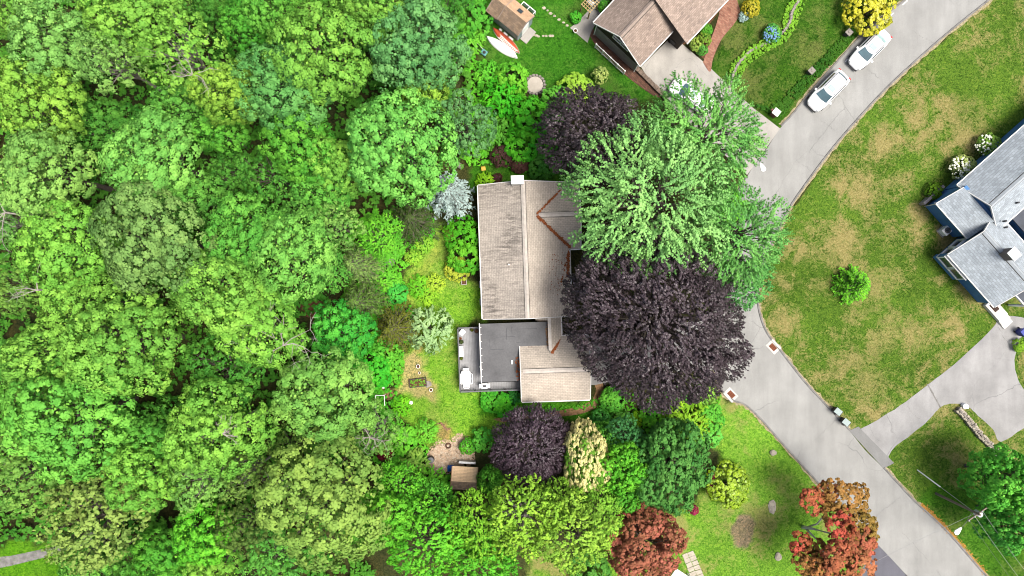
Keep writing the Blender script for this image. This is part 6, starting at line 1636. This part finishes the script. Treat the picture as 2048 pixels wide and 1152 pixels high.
MB().lathe((0, 0, 0), [(.28, 0), (.34, .4), (.3, .85)], 16).build('drum', M['dark'], tk); MB().lathe((0, 0, .852), [(.31, 0), (.29, .05), (.05, .08)], 16).build('lid', M['rail'], tk)
tarp = thing('blue_tarp', 'crumpled bright blue tarp beside the small tan shed', 'tarp', P(901,936))
rg_ = np.random.default_rng(3); gxv, gyv = np.meshgrid(np.linspace(-.28, .32, 12), np.linspace(-.3, .3, 12))
gzv = np.maximum(0.04, .25*np.exp(-(gxv**2+gyv**2)*9) + rg_.normal(size=gxv.shape)*.03 + .08); ii = np.arange(144).reshape(12, 12)
ff = np.stack([ii[:-1,:-1], ii[:-1,1:], ii[1:,1:], ii[1:,:-1]], -1).reshape(-1, 4)
tm_ = np_mesh('tarp_sheet', np.stack([gxv + rg_.normal(size=gxv.shape)*.02, gyv + rg_.normal(size=gxv.shape)*.02, gzv], -1).reshape(-1, 3), ff)
link('tarp_sheet', tm_, simple('blue_tarp', A(30,110,220), .5), tarp)
bk = thing('brick_fire_pit', 'small dark brick fire pit with pot by the wood chip yard', 'fire pit', P(897,891), R(10))
for k in range(8):
    a = 6.283*k/8; MB().rbox((math.cos(a)*.22, math.sin(a)*.22, .12), (.1, .18, .24), a).build('brick', M['brick_old'], bk)
pile = thing('brick_pile', 'loose pile of pinkish bricks at the lower edge of the lawn', 'bricks', P(888,853), R(-30))
for k in range(12): MB().rbox((-.6+.11*k + r.uniform(-.03,.03), r.uniform(-.15,.15), .05 + .0*k), (.2, .1, .09), r.uniform(0, 3)).build('brick', M['brick'], pile)
# pink azalea clumps by the dark green tree
for i, (x, y, l) in enumerate([(1422,950,'upper'),(1422,980,'middle'),(1388,1020,'lowest')]):
    plant(x, y, 10, 'bush', A(176,60,92,LK), 'pink-red flowering shrub at the right side of the dark green tree, ' + l + ' one', .8)
# dry stone wall by the right driveway
sw = thing('dry_stone_wall', 'dry stone wall of pale flat stones below the asphalt drive', 'stone wall')
ln = [P(1913,818), P(1932,838), P(1955,866), P(1978,890), P(1992,906)]
ln = smooth_line(ln, 9)
for i, q in enumerate(ln):
    d = (ln[min(i+1, len(ln)-1)] - ln[max(0, i-1)]).normalized(); u = Vector((-d.y, d.x))
    for j, s in enumerate((-1, 0, 1)):
        p = q + u*s*.2 + Vector((r.uniform(-.05, .05), r.uniform(-.05, .05)))
        blob((p.x, p.y, 0), r.uniform(.11, .17), r.uniform(.10, .15), r.uniform(.42, .56), i*3+j+300, 6, .9).build('stone', (M['stone'], M['stone_grey'], M['flag'])[(i*3+j) % 3], sw)
cap_ = blob((P(1927,812).x, P(1927,812).y, 0), .32, .28, .5, 777, 9, .9).build('stone', M['white'], sw)
# fallen leaves gathered along the right kerb near the pole
mb = MB(); rk = seg(rr, (1840,1015), (1968,1149)); off_ = offset(rk, 0.25)
for i in range(700):
    k = r.randrange(len(off_)-1); p = off_[k].lerp(off_[k+1], r.random()) + Vector((r.gauss(0, .12), r.gauss(0, .12))); s = r.uniform(.05, .1); an = r.uniform(0, 6.28)
    mb.add([(p.x + math.cos(an+q*1.571)*s*(1 if q % 2 else .6), p.y + math.sin(an+q*1.571)*s*(1 if q % 2 else .6), .012+r.uniform(0, .03)) for q in range(4)], [(0,1,2,3)])
tag(mb.build('fallen_leaves', simple('fallen_leaf', A(206,150,66), .9, 0, .5, 9)), 'orange fallen leaves gathered along the lower right kerb', 'leaves', kind='stuff')

# loose wood chips over the yard by the small shed
mb = MB(); cy = [(862,905),(878,888),(905,885),(920,872),(938,885),(946,910),(935,925),(905,940),(870,945),(858,930)]
rgc = np.random.default_rng(44); XY = np.stack([rgc.uniform(-8.6, -3.6, 2600), rgc.uniform(-18.4, -14.2, 2600)], 1)
XY = XY[poly_sd(XY[:, 0], XY[:, 1], cy) > -0.35]
for x, y in XY:
    s_ = r.uniform(.05, .16); an = r.uniform(0, 6.28); w_ = .35
    mb.add([(x + math.cos(an+q*1.571)*s_*(1 if q % 2 else w_), y + math.sin(an+q*1.571)*s_*(1 if q % 2 else w_), .02+r.uniform(0, .03)) for q in range(4)], [(0,1,2,3)])
tag(mb.build('wood_chips', simple('chip_pieces', A(220,190,160), 1.0, 0, .6, 2.5)), 'pale wood chips strewn over the yard by the small tan shed', 'wood chips', kind='stuff')
